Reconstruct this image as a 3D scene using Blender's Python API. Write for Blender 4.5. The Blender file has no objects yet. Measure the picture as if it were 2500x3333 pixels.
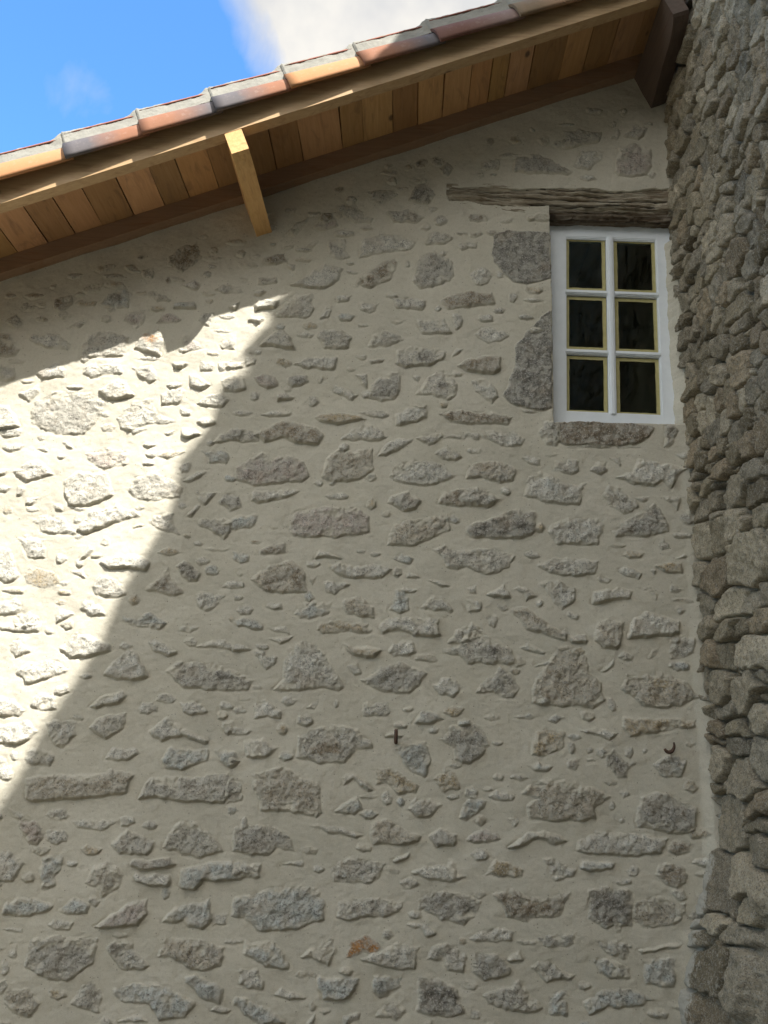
import bpy, bmesh, math, random
import numpy as np
from mathutils import Vector, Matrix

# ------------------------------------------------------------------ camera
SC = bpy.context.scene
COL = SC.collection
F, PW, PH = 2750.0, 2500.0, 3333.0
R = np.array([[0.99903715, 0.02987345, -0.03213025],
              [0.02269682, 0.27481234, 0.96122996],
              [0.03754505, -0.96103369, 0.2738697]])      # world = R @ (right, down, forward)
CAM = np.array([0.0, -4.4, 1.6])
cd = bpy.data.cameras.new('camera'); cam = bpy.data.objects.new('camera', cd); COL.objects.link(cam)
cd.sensor_fit = 'VERTICAL'; cd.sensor_height = 36.0; cd.sensor_width = 27.0
cd.lens = 36.0 * F / PH; cd.clip_start = 0.05; cd.clip_end = 5000
r_, u_, b_ = R[:, 0], -R[:, 1], -R[:, 2]
M4 = Matrix(((r_[0], u_[0], b_[0], CAM[0]), (r_[1], u_[1], b_[1], CAM[1]),
             (r_[2], u_[2], b_[2], CAM[2]), (0, 0, 0, 1)))
cam.matrix_world = M4
SC.camera = cam

# ------------------------------------------------------------------ light
SUN_TRAVEL = Vector((-0.70, 1.0, -1.49)).normalized()
to_sun = -SUN_TRAVEL
sd = bpy.data.lights.new('sun', 'SUN'); sd.energy = 2.75; sd.angle = math.radians(0.5); sd.color = (1.0, 0.965, 0.905)
so = bpy.data.objects.new('sun', sd); COL.objects.link(so)
so.rotation_euler = SUN_TRAVEL.to_track_quat('-Z', 'Y').to_euler()
elev = math.asin(to_sun.z); azim = math.atan2(to_sun.x, to_sun.y)

W = bpy.data.worlds.new('World'); SC.world = W; W.use_nodes = True
nt = W.node_tree; nt.nodes.clear()
def N(t, **k):
    n = nt.nodes.new(t)
    for a, b in k.items(): setattr(n, a, b)
    return n
sky = N('ShaderNodeTexSky'); sky.sky_type = 'NISHITA'; sky.sun_disc = False
sky.sun_elevation = elev; sky.sun_rotation = azim
sky.air_density = 1.0; sky.dust_density = 0.1; sky.ozone_density = 3.5
SKY_S = 0.14
bg = N('ShaderNodeBackground'); bg.inputs['Strength'].default_value = SKY_S
out = N('ShaderNodeOutputWorld')
tc = N('ShaderNodeTexCoord')
def cloud_mask(px, py, r0, r1):
    d = R @ np.array([px - PW/2, py - PH/2, F]); d /= np.linalg.norm(d)
    s = N('ShaderNodeVectorMath', operation='DISTANCE'); s.inputs[1].default_value = tuple(d)
    nt.links.new(tc.outputs['Generated'], s.inputs[0])
    m = N('ShaderNodeMapRange'); m.interpolation_type = 'SMOOTHSTEP'
    m.inputs['From Min'].default_value = r0; m.inputs['From Max'].default_value = r1
    m.inputs['To Min'].default_value = 1; m.inputs['To Max'].default_value = 0
    nt.links.new(s.outputs['Value'], m.inputs['Value']); return m.outputs[0]
def math_(op, a, b=None, clamp=False):
    n = N('ShaderNodeMath', operation=op); n.use_clamp = clamp
    for i, v in enumerate((a, b)):
        if v is None: continue
        if isinstance(v, (int, float)): n.inputs[i].default_value = v
        else: nt.links.new(v, n.inputs[i])
    return n.outputs[0]
nz = N('ShaderNodeTexNoise'); nz.inputs['Scale'].default_value = 9; nz.inputs['Detail'].default_value = 7
nz.inputs['Roughness'].default_value = 0.55; nz.inputs['Distortion'].default_value = 0.6
nt.links.new(tc.outputs['Generated'], nz.inputs['Vector'])
m1 = cloud_mask(1400, -170, 0.08, 0.29)
m2 = cloud_mask(285, 330, 0.005, 0.06)
c1 = math_('SUBTRACT', math_('ADD', math_('MULTIPLY', m1, 1.5), nz.outputs['Fac']), 0.92)
c1 = math_('MULTIPLY', c1, 2.1, True)
c2 = math_('MULTIPLY', math_('SUBTRACT', math_('ADD', math_('MULTIPLY', m2, 0.42), nz.outputs['Fac']), 0.74), 1.0, True)
# broad unseen bank of bright cloud added over the courtyard side as fill light
s3 = N('ShaderNodeVectorMath', operation='DISTANCE'); s3.inputs[1].default_value = (-.25, -.80, .55)
nt.links.new(tc.outputs['Generated'], s3.inputs[0])
m3 = N('ShaderNodeMapRange'); m3.interpolation_type = 'SMOOTHSTEP'
m3.inputs['From Min'].default_value = .55; m3.inputs['From Max'].default_value = 1.15; m3.inputs['To Min'].default_value = 1; m3.inputs['To Max'].default_value = 0
nt.links.new(s3.outputs['Value'], m3.inputs['Value'])
nz3 = N('ShaderNodeTexNoise'); nz3.inputs['Scale'].default_value = 3; nz3.inputs['Detail'].default_value = 7
nt.links.new(tc.outputs['Generated'], nz3.inputs['Vector'])
c3 = math_('MULTIPLY', math_('SUBTRACT', math_('ADD', math_('MULTIPLY', m3.outputs[0], 1.0), nz3.outputs['Fac']), .85), 2.5, True)
cl = math_('MAXIMUM', math_('MAXIMUM', c1, c2), c3)
mx = N('ShaderNodeMix', data_type='RGBA')
nt.links.new(cl, mx.inputs['Factor'])
nz2 = N('ShaderNodeTexNoise'); nz2.inputs['Scale'].default_value = 16; nz2.inputs['Detail'].default_value = 4
nt.links.new(tc.outputs['Generated'], nz2.inputs['Vector'])
cr = N('ShaderNodeValToRGB'); cr.color_ramp.elements[0].position = .35; cr.color_ramp.elements[1].position = .65
CW = 1.75
cr.color_ramp.elements[0].color = (.80, .80, .80, 1); cr.color_ramp.elements[1].color = (1, .97, .91, 1)
nt.links.new(nz2.outputs['Fac'], cr.inputs['Fac'])
sc_ = N('ShaderNodeVectorMath', operation='SCALE'); pass
nt.links.new(math_('MULTIPLY', math_('ADD', math_('MULTIPLY', c3, 1.6), 1.0), CW), sc_.inputs['Scale'])
nt.links.new(cr.outputs['Color'], sc_.inputs[0])
tn = N('ShaderNodeMix', data_type='RGBA'); tn.blend_type = 'MULTIPLY'; tn.inputs['Factor'].default_value = 1; tn.inputs['B'].default_value = (.40, .63, .76, 1)
nt.links.new(sky.outputs['Color'], tn.inputs['A']); nt.links.new(tn.outputs['Result'], mx.inputs['A']); nt.links.new(sc_.outputs[0], mx.inputs['B'])
nt.links.new(mx.outputs['Result'], bg.inputs['Color']); nt.links.new(bg.outputs[0], out.inputs['Surface'])

SC.view_settings.view_transform = 'Standard'; SC.view_settings.look = 'None'
SC.view_settings.gamma = 1.0; SC.view_settings.use_curve_mapping = False
SC.view_settings.exposure = 2.0
SC.cycles.max_bounces = 8; SC.cycles.diffuse_bounces = 5

# ------------------------------------------------------------------ helpers
def ray(px, py): return R @ np.array([px - PW/2, py - PH/2, F])
def wallpt(px, py, y=0.0):
    d = ray(px, py); t = (y - CAM[1]) / d[1]; P = CAM + t*d; return P[0], P[2]
def sidept(px, py, x=1.52):
    d = ray(px, py); t = (x - CAM[0]) / d[0]; P = CAM + t*d; return P[1], P[2]

_lat = {}
def vn(x, y, scale, seed):
    """value noise -1..1 on arrays, feature size = scale"""
    if seed not in _lat: _lat[seed] = np.random.RandomState(seed).rand(256, 256).astype(np.float32)
    L = _lat[seed]
    a = x/scale + 1000.37; b = y/scale + 1000.71
    i = np.floor(a).astype(np.int64); j = np.floor(b).astype(np.int64)
    fa = a - i; fb = b - j
    fa = fa*fa*fa*(fa*(fa*6-15)+10); fb = fb*fb*fb*(fb*(fb*6-15)+10)
    i &= 255; j &= 255; i1 = (i+1) & 255; j1 = (j+1) & 255
    v = (L[i, j]*(1-fa)+L[i1, j]*fa)*(1-fb) + (L[i, j1]*(1-fa)+L[i1, j1]*fa)*fb
    return (v*2-1).astype(np.float32)
def fbm(x, y, scale, seed, n=4, g=0.55):
    s = 0; a = 1; t = 0
    for k in range(n):
        ca, sa = math.cos(k*1.1), math.sin(k*1.1)
        s = s + a*vn(x*ca-y*sa, x*sa+y*ca, scale/2**k, seed+k*17); t += a; a *= g
    return s/t*1.6
def sst(e0, e1, v):
    t = np.clip((v-e0)/(e1-e0), 0, 1); return t*t*(3-2*t)

def link(o, parent=None):
    COL.objects.link(o)
    if parent: o.parent = parent
    return o
def grid_object(name, P, faces_keep, attrs, mat, parent=None, flip=False):
    """P (nz,nx,3), faces_keep (nz-1,nx-1) bool"""
    nz_, nx_ = P.shape[:2]
    idx = np.arange(nz_*nx_).reshape(nz_, nx_)
    q = np.stack([idx[:-1, :-1], idx[:-1, 1:], idx[1:, 1:], idx[1:, :-1]], -1)
    q = q[faces_keep].reshape(-1, 4)
    if flip: q = q[:, ::-1]
    used = np.zeros(nz_*nx_, bool); used[q.ravel()] = True
    remap = np.cumsum(used) - 1
    q = remap[q]; V = P.reshape(-1, 3)[used]
    me = bpy.data.meshes.new(name)
    me.vertices.add(len(V)); me.vertices.foreach_set('co', V.astype(np.float32).ravel())
    me.loops.add(q.size); me.loops.foreach_set('vertex_index', q.ravel().astype(np.int32))
    me.polygons.add(len(q)); me.polygons.foreach_set('loop_start', np.arange(0, q.size, 4, dtype=np.int32))
    me.polygons.foreach_set('use_smooth', np.ones(len(q), bool))
    me.update(calc_edges=True)
    for an, A in attrs.items():
        A = A.reshape(nz_*nx_, -1)[used].astype(np.float32)
        if A.shape[1] == 1:
            at = me.attributes.new(an, 'FLOAT', 'POINT'); at.data.foreach_set('value', A.ravel())
        else:
            at = me.attributes.new(an, 'FLOAT_COLOR', 'POINT')
            A = np.concatenate([A, np.ones((len(A), 1), np.float32)], 1)
            at.data.foreach_set('color', A.ravel())
    me.materials.append(mat)
    return link(bpy.data.objects.new(name, me), parent)
def mesh_object(name, bm, mat, parent=None, smooth=False, bevel=0.0, recalc=True):
    if bevel:
        bmesh.ops.bevel(bm, geom=[e for e in bm.edges if len(e.link_faces) == 2 and e.calc_face_angle(0) > 0.6],
                        offset=bevel, segments=2, affect='EDGES', profile=0.5, clamp_overlap=True)
    if recalc: bmesh.ops.recalc_face_normals(bm, faces=bm.faces)
    me = bpy.data.meshes.new(name); bm.to_mesh(me); bm.free()
    if smooth: me.polygons.foreach_set('use_smooth', [True]*len(me.polygons))
    me.materials.append(mat)
    return link(bpy.data.objects.new(name, me), parent)
def box(bm, x0, x1, y0, y1, z0, z1, M=None):
    vs = [bm.verts.new(v) for v in ((x0,y0,z0),(x1,y0,z0),(x1,y1,z0),(x0,y1,z0),(x0,y0,z1),(x1,y0,z1),(x1,y1,z1),(x0,y1,z1))]
    if M is not None:
        for v in vs: v.co = M @ v.co
    for f in ((0,3,2,1),(4,5,6,7),(0,1,5,4),(1,2,6,5),(2,3,7,6),(3,0,4,7)): bm.faces.new([vs[i] for i in f])
    return vs
def prism(bm, pts, axis_pts):
    """pts: profile list of 3-vectors; axis_pts: two offsets"""
    a = [bm.verts.new(Vector(p)+Vector(axis_pts[0])) for p in pts]
    b = [bm.verts.new(Vector(p)+Vector(axis_pts[1])) for p in pts]
    n = len(pts)
    for i in range(n): bm.faces.new([a[i], a[(i+1) % n], b[(i+1) % n], b[i]])
    bm.faces.new(a[::-1]); bm.faces.new(b)
def empty(name, loc, label, cat, group=None):
    o = bpy.data.objects.new(name, None); o.location = loc; link(o); o['label'] = label; o['category'] = cat
    if group: o['group'] = group
    return o
def tag(o, label=None, cat=None, group=None, kind=None):
    if label: o['label'] = label
    if cat: o['category'] = cat
    if group: o['group'] = group
    if kind: o['kind'] = kind
    return o

# ------------------------------------------------------------------ materials
class MatB:
    def __init__(s, name, rough=0.9, spec=0.3):
        s.m = bpy.data.materials.new(name); s.m.use_nodes = True; s.t = s.m.node_tree
        s.b = s.t.nodes['Principled BSDF']; s.b.inputs['Roughness'].default_value = rough
        s.b.inputs['Specular IOR Level'].default_value = spec
        s.tc = s.t.nodes.new('ShaderNodeTexCoord')
    def n(s, t, **k):
        x = s.t.nodes.new(t)
        for a, b in k.items(): setattr(x, a, b)
        return x
    def l(s, a, b): s.t.links.new(a, b)
    def noise(s, scale, detail=4, rough=0.6, vec=None, dist=0.0):
        x = s.n('ShaderNodeTexNoise'); x.inputs['Scale'].default_value = scale; x.inputs['Detail'].default_value = detail
        x.inputs['Roughness'].default_value = rough; x.inputs['Distortion'].default_value = dist
        s.l(vec if vec is not None else s.tc.outputs['Object'], x.inputs['Vector']); return x.outputs['Fac']
    def vor(s, scale, vec=None, feature='F1'):
        x = s.n('ShaderNodeTexVoronoi'); x.feature = feature; x.inputs['Scale'].default_value = scale
        s.l(vec if vec is not None else s.tc.outputs['Object'], x.inputs['Vector']); return x
    def ramp(s, fac, stops):
        x = s.n('ShaderNodeValToRGB'); e = x.color_ramp.elements
        while len(e) > 1: e.remove(e[-1])
        for i, (p, c) in enumerate(stops):
            k = e[0] if i == 0 else e.new(p)
            k.position = p; k.color = (c, c, c, 1) if isinstance(c, (int, float)) else (*c, 1)
        s.l(fac, x.inputs['Fac']); return x.outputs['Color']
    def mix(s, f, a, b, mode='MIX'):
        x = s.n('ShaderNodeMix', data_type='RGBA'); x.blend_type = mode
        for v, k in ((f, 'Factor'), (a, 'A'), (b, 'B')):
            if isinstance(v, (int, float)): x.inputs[k].default_value = v if k == 'Factor' else (v, v, v, 1)
            elif isinstance(v, tuple): x.inputs[k].default_value = (*v, 1)
            else: s.l(v, x.inputs[k])
        return x.outputs['Result']
    def math(s, op, a, b=0.0, clamp=False):
        x = s.n('ShaderNodeMath', operation=op); x.use_clamp = clamp
        for i, v in enumerate((a, b)):
            if isinstance(v, (int, float)): x.inputs[i].default_value = v
            else: s.l(v, x.inputs[i])
        return x.outputs[0]
    def attr(s, name, out='Color'):
        x = s.n('ShaderNodeAttribute'); x.attribute_name = name; return x.outputs[out]
    def mapv(s, scale=(1,1,1), rot=(0,0,0), loc=(0,0,0)):
        x = s.n('ShaderNodeMapping'); x.inputs['Scale'].default_value = scale; x.inputs['Rotation'].default_value = rot
        x.inputs['Location'].default_value = loc
        s.l(s.tc.outputs['Object'], x.inputs['Vector']); return x.outputs[0]
    def color(s, c):
        if isinstance(c, tuple): s.b.inputs['Base Color'].default_value = (*c, 1)
        else: s.l(c, s.b.inputs['Base Color'])
    def bump(s, h, strength=0.5, dist=0.01):
        x = s.n('ShaderNodeBump'); x.inputs['Strength'].default_value = strength; x.inputs['Distance'].default_value = dist
        s.l(h, x.inputs['Height']); s.l(x.outputs[0], s.b.inputs['Normal'])

def stonework_material():
    M = MatB('lime mortar and granite', 0.92, 0.2)
    mask = M.attr('stone', 'Fac')
    fine = M.noise(260, 3, 0.7)
    mk = M.math('ADD', mask, M.math('MULTIPLY', M.math('SUBTRACT', M.noise(95, 4, 0.7), 0.5), 1.1))
    mk = M.ramp(mk, [(0.20, 0.0), (0.95, 0.88)])
    # mortar
    mort = M.mix(M.ramp(M.noise(2.3, 5, .6), [(.3, 0.0), (.7, 1.0)]), (.56, .525, .425), (.64, .60, .50))
    mort = M.mix(M.ramp(M.noise(48, 5, .7), [(.34, .22), (.5, 0.0)]), mort, (.36, .325, .25))
    mort = M.mix(M.ramp(M.noise(.9, 4, .6), [(.46, 0.0), (.66, .22)]), mort, (.42, .40, .34))
    pv = M.vor(58); pc = M.n('ShaderNodeSeparateColor'); M.l(pv.outputs['Color'], pc.inputs[0])
    pin = M.math('MULTIPLY', M.ramp(pv.outputs['Distance'], [(.12, 1.0), (.22, 0.0)]), M.ramp(pc.outputs[0], [(.10, 1.0), (.11, 0.0)]))
    mort = M.mix(M.math('MULTIPLY', pin, .6), mort, (.13, .11, .08))
    mort = M.mix(M.math('MULTIPLY', M.ramp(fine, [(.40, 1.0), (.5, 0.0)]), .20), mort, (.27, .235, .17))
    mort = M.mix(M.ramp(M.noise(520, 2, .6), [(.58, 0.0), (.70, .5)]), mort, (.74, .71, .62))
    # granite
    col = M.attr('tint')
    sp = M.vor(170); spc = M.n('ShaderNodeSeparateColor'); M.l(sp.outputs['Color'], spc.inputs[0])
    dk = M.ramp(spc.outputs[0], [(.18, 1.0), (.26, 0.0)])
    lt = M.ramp(spc.outputs[1], [(.78, 0.0), (.88, 1.0)])
    pits = M.ramp(M.noise(72, 5, .72, dist=.4), [(.36, .50), (.45, 0.0)])
    blot = M.ramp(M.noise(30, 5, .7, dist=.6), [(.34, .50), (.49, .98), (.66, 1.22)])
    g = M.mix(1.0, col, blot, 'MULTIPLY')
    g = M.mix(pits, g, (.085, .08, .07))
    g = M.mix(M.math('MULTIPLY', dk, .50), g, (.05, .048, .045))
    g = M.mix(M.math('MULTIPLY', lt, .60), g, (.62, .60, .55))
    g = M.mix(M.ramp(M.noise(17, 4, .65, dist=.5), [(.40, .62), (.56, 0.0)]), g, (.60, .575, .50))
    warm = M.ramp(M.noise(9, 3, .6), [(.52, 0.0), (.68, .28)])
    g = M.mix(warm, g, (.34, .235, .13))
    c = M.mix(mk, mort, g)
    M.color(c)
    mort_ = None
    hb = M.math('ADD', M.math('MULTIPLY', M.noise(300, 4, .8), M.math('ADD', M.math('MULTIPLY', mk, .6), .55)),
                M.math('MULTIPLY', M.math('MULTIPLY', M.noise(90, 5, .7), mk), 1.6))
    hb = M.math('ADD', hb, M.math('MULTIPLY', M.noise(20, 5, .65, M.mapv((1, 1, 1.5)), .6), .5))
    M.bump(hb, 1.0, .007)
    return M.m
def drystone_material():
    M = MatB('rough granite rubble', 0.93, 0.2)
    col = M.attr('tint'); mort = M.attr('mortar', 'Fac')
    sp = M.vor(190); spc = M.n('ShaderNodeSeparateColor'); M.l(sp.outputs['Color'], spc.inputs[0])
    dk = M.ramp(spc.outputs[0], [(.24, 1.0), (.32, 0.0)]); lt = M.ramp(spc.outputs[1], [(.74, 0.0), (.84, 1.0)])
    blot = M.ramp(M.noise(22, 5, .7, dist=.4), [(.3, .68), (.5, 1.0), (.72, 1.2)])
    g = M.mix(1.0, col, blot, 'MULTIPLY')
    g = M.mix(M.math('MULTIPLY', dk, .4), g, (.045, .042, .04))
    g = M.mix(M.math('MULTIPLY', lt, .25), g, (.6, .58, .52))
    lich = M.ramp(M.noise(5.5, 5, .65), [(.58, 0.0), (.72, .25)])
    g = M.mix(lich, g, (.27, .21, .10))
    mk = M.math('ADD', mort, M.math('MULTIPLY', M.math('SUBTRACT', M.noise(45, 5, .7), .5), 1.4))
    mk = M.ramp(mk, [(.5, 0.0), (.75, .85)])
    M.color(M.mix(mk, g, (.47, .45, .39)))
    M.bump(M.math('ADD', M.noise(260, 4, .75), M.math('MULTIPLY', M.noise(70, 5, .7), 1.8)), .8, .008)
    return M.m
def wood_material(name, c0, c1, knots=(.20, .09, .03), grain_axis='X', rough=.5, tint_attr=False, dark=.0):
    M = MatB(name, rough, .4)
    s = (1.6, 26, 26) if grain_axis == 'X' else (26, 1.6, 26)
    v = M.mapv(s)
    gr = M.noise(2.2, 6, .65, v, .8)
    c = M.mix(M.ramp(gr, [(.3, 0.0), (.7, 1.0)]), c0, c1)
    v2 = M.mapv((.8, 7, 7) if grain_axis == 'X' else (5, 1.2, 5))
    st = M.ramp(M.noise(3.0, 4, .6, v2, 1.5), [(.53, 0.0), (.72, .5)])
    c = M.mix(st, c, knots)
    kv = M.vor(3.1, M.mapv((1, 1.3, 1.3) if grain_axis == 'X' else (1.6, 1, 1.6)))
    kk = M.ramp(kv.outputs['Distance'], [(.05, .85), (.10, 0.0)])
    c = M.mix(kk, c, tuple(k*.45 for k in knots))
    if tint_attr: c = M.mix(1.0, c, M.attr('tint'), 'MULTIPLY')
    M.color(c); M.bump(gr, .25, .004)
    return M.m

M_wall = stonework_material()
M_dry = drystone_material()
M_rafter = wood_material('varnished larch rafter', (.42, .275, .14), (.52, .36, .20))
M_wrafter = wood_material('dark stained rafter', (.23, .145, .09), (.31, .20, .125))
M_soffit = wood_material('varnished soffit boards', (.45, .255, .10), (.56, .335, .15), (.19, .11, .06), 'Y', .5, True)
M_bracket = wood_material('varnished purlin end', (.56, .32, .12), (.70, .45, .20), (.30, .14, .05), 'Y', .45)

def flat_mat(name, c0, c1, scale=8, rough=.8, bump=.2, bd=.004, spec=.3, stretch=(1,1,1)):
    M = MatB(name, rough, spec); n = M.noise(scale, 6, .65, M.mapv(stretch))
    M.color(M.mix(M.ramp(n, [(.3, 0.0), (.7, 1.0)]), c0, c1)); M.bump(M.noise(scale*6, 5, .7, M.mapv(stretch)), bump, bd); return M.m
M_bedding = flat_mat('pale mortar bedding', (.22, .212, .185), (.29, .28, .245), 14, .95, .7, .004)
M_paint = flat_mat('white gloss paint', (.73, .77, .80), (.80, .84, .87), 12, .35, .12, .002, .5)
M_tape = flat_mat('yellow masking tape', (.37, .33, .14), (.47, .42, .20), 30, .6, .2, .001)
M_iron = flat_mat('rusty iron', (.045, .030, .024), (.12, .065, .04), 60, .7, .6, .003, .4)
M_inside = flat_mat('dim plastered room', (.10, .095, .085), (.14, .13, .115), 3, .9)  # low albedo puts the darkness behind the glass into the colour
M_ground = flat_mat('earth and gravel courtyard', (.17, .145, .10), (.26, .225, .16), 5, .95, 1.0, .02)

def lintel_material():
    M = MatB('weathered oak', .9, .15)
    v = M.mapv((1.4, 20, 26)); g = M.noise(2.4, 7, .72, v, 1.2)
    c = M.ramp(g, [(.27, (.05, .035, .022)), (.38, (.22, .175, .12)), (.52, (.42, .37, .285)), (.70, (.58, .53, .43))])
    rot = M.ramp(M.noise(4.5, 5, .65, M.mapv((1, 3, 4))), [(.48, 0.0), (.66, .5)])
    c = M.mix(rot, c, (.13, .075, .03))
    dm = M.attr('low', 'Fac')
    c = M.mix(M.math('MULTIPLY', dm, .75), c, (.055, .032, .02))
    c = M.mix(M.attr('crack', 'Fac'), c, (.018, .013, .010))  # depth shade and dirt inside the cracks, put into the colour
    M.color(c); M.bump(g, 1.0, .012); return M.m
M_lintel = lintel_material()
def glass_material():
    m = bpy.data.materials.new('window glass'); m.use_nodes = True; t = m.node_tree; t.nodes.clear()
    o = t.nodes.new('ShaderNodeOutputMaterial'); mx = t.nodes.new('ShaderNodeMixShader')
    tr = t.nodes.new('ShaderNodeBsdfTransparent'); tr.inputs[0].default_value = (.75, .80, .76, 1)
    gl = t.nodes.new('ShaderNodeBsdfGlossy'); gl.inputs['Roughness'].default_value = .03
    fr = t.nodes.new('ShaderNodeFresnel'); fr.inputs[0].default_value = 1.45
    t.links.new(fr.outputs[0], mx.inputs[0]); t.links.new(tr.outputs[0], mx.inputs[1]); t.links.new(gl.outputs[0], mx.inputs[2])
    t.links.new(mx.outputs[0], o.inputs['Surface']); return m
M_glass = glass_material()

# ------------------------------------------------------------------ roof line
SL, Z0 = 0.404285, 5.211064            # underside of rafters: z = Z0 + SL*x
CS = 1/math.sqrt(1+SL*SL); SN = SL*CS
def rp(x, y, off):                     # point at station x on the underside line, lifted off along the roof normal
    return Vector((x - SN*off, y, Z0 + SL*x + CS*off))

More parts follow.
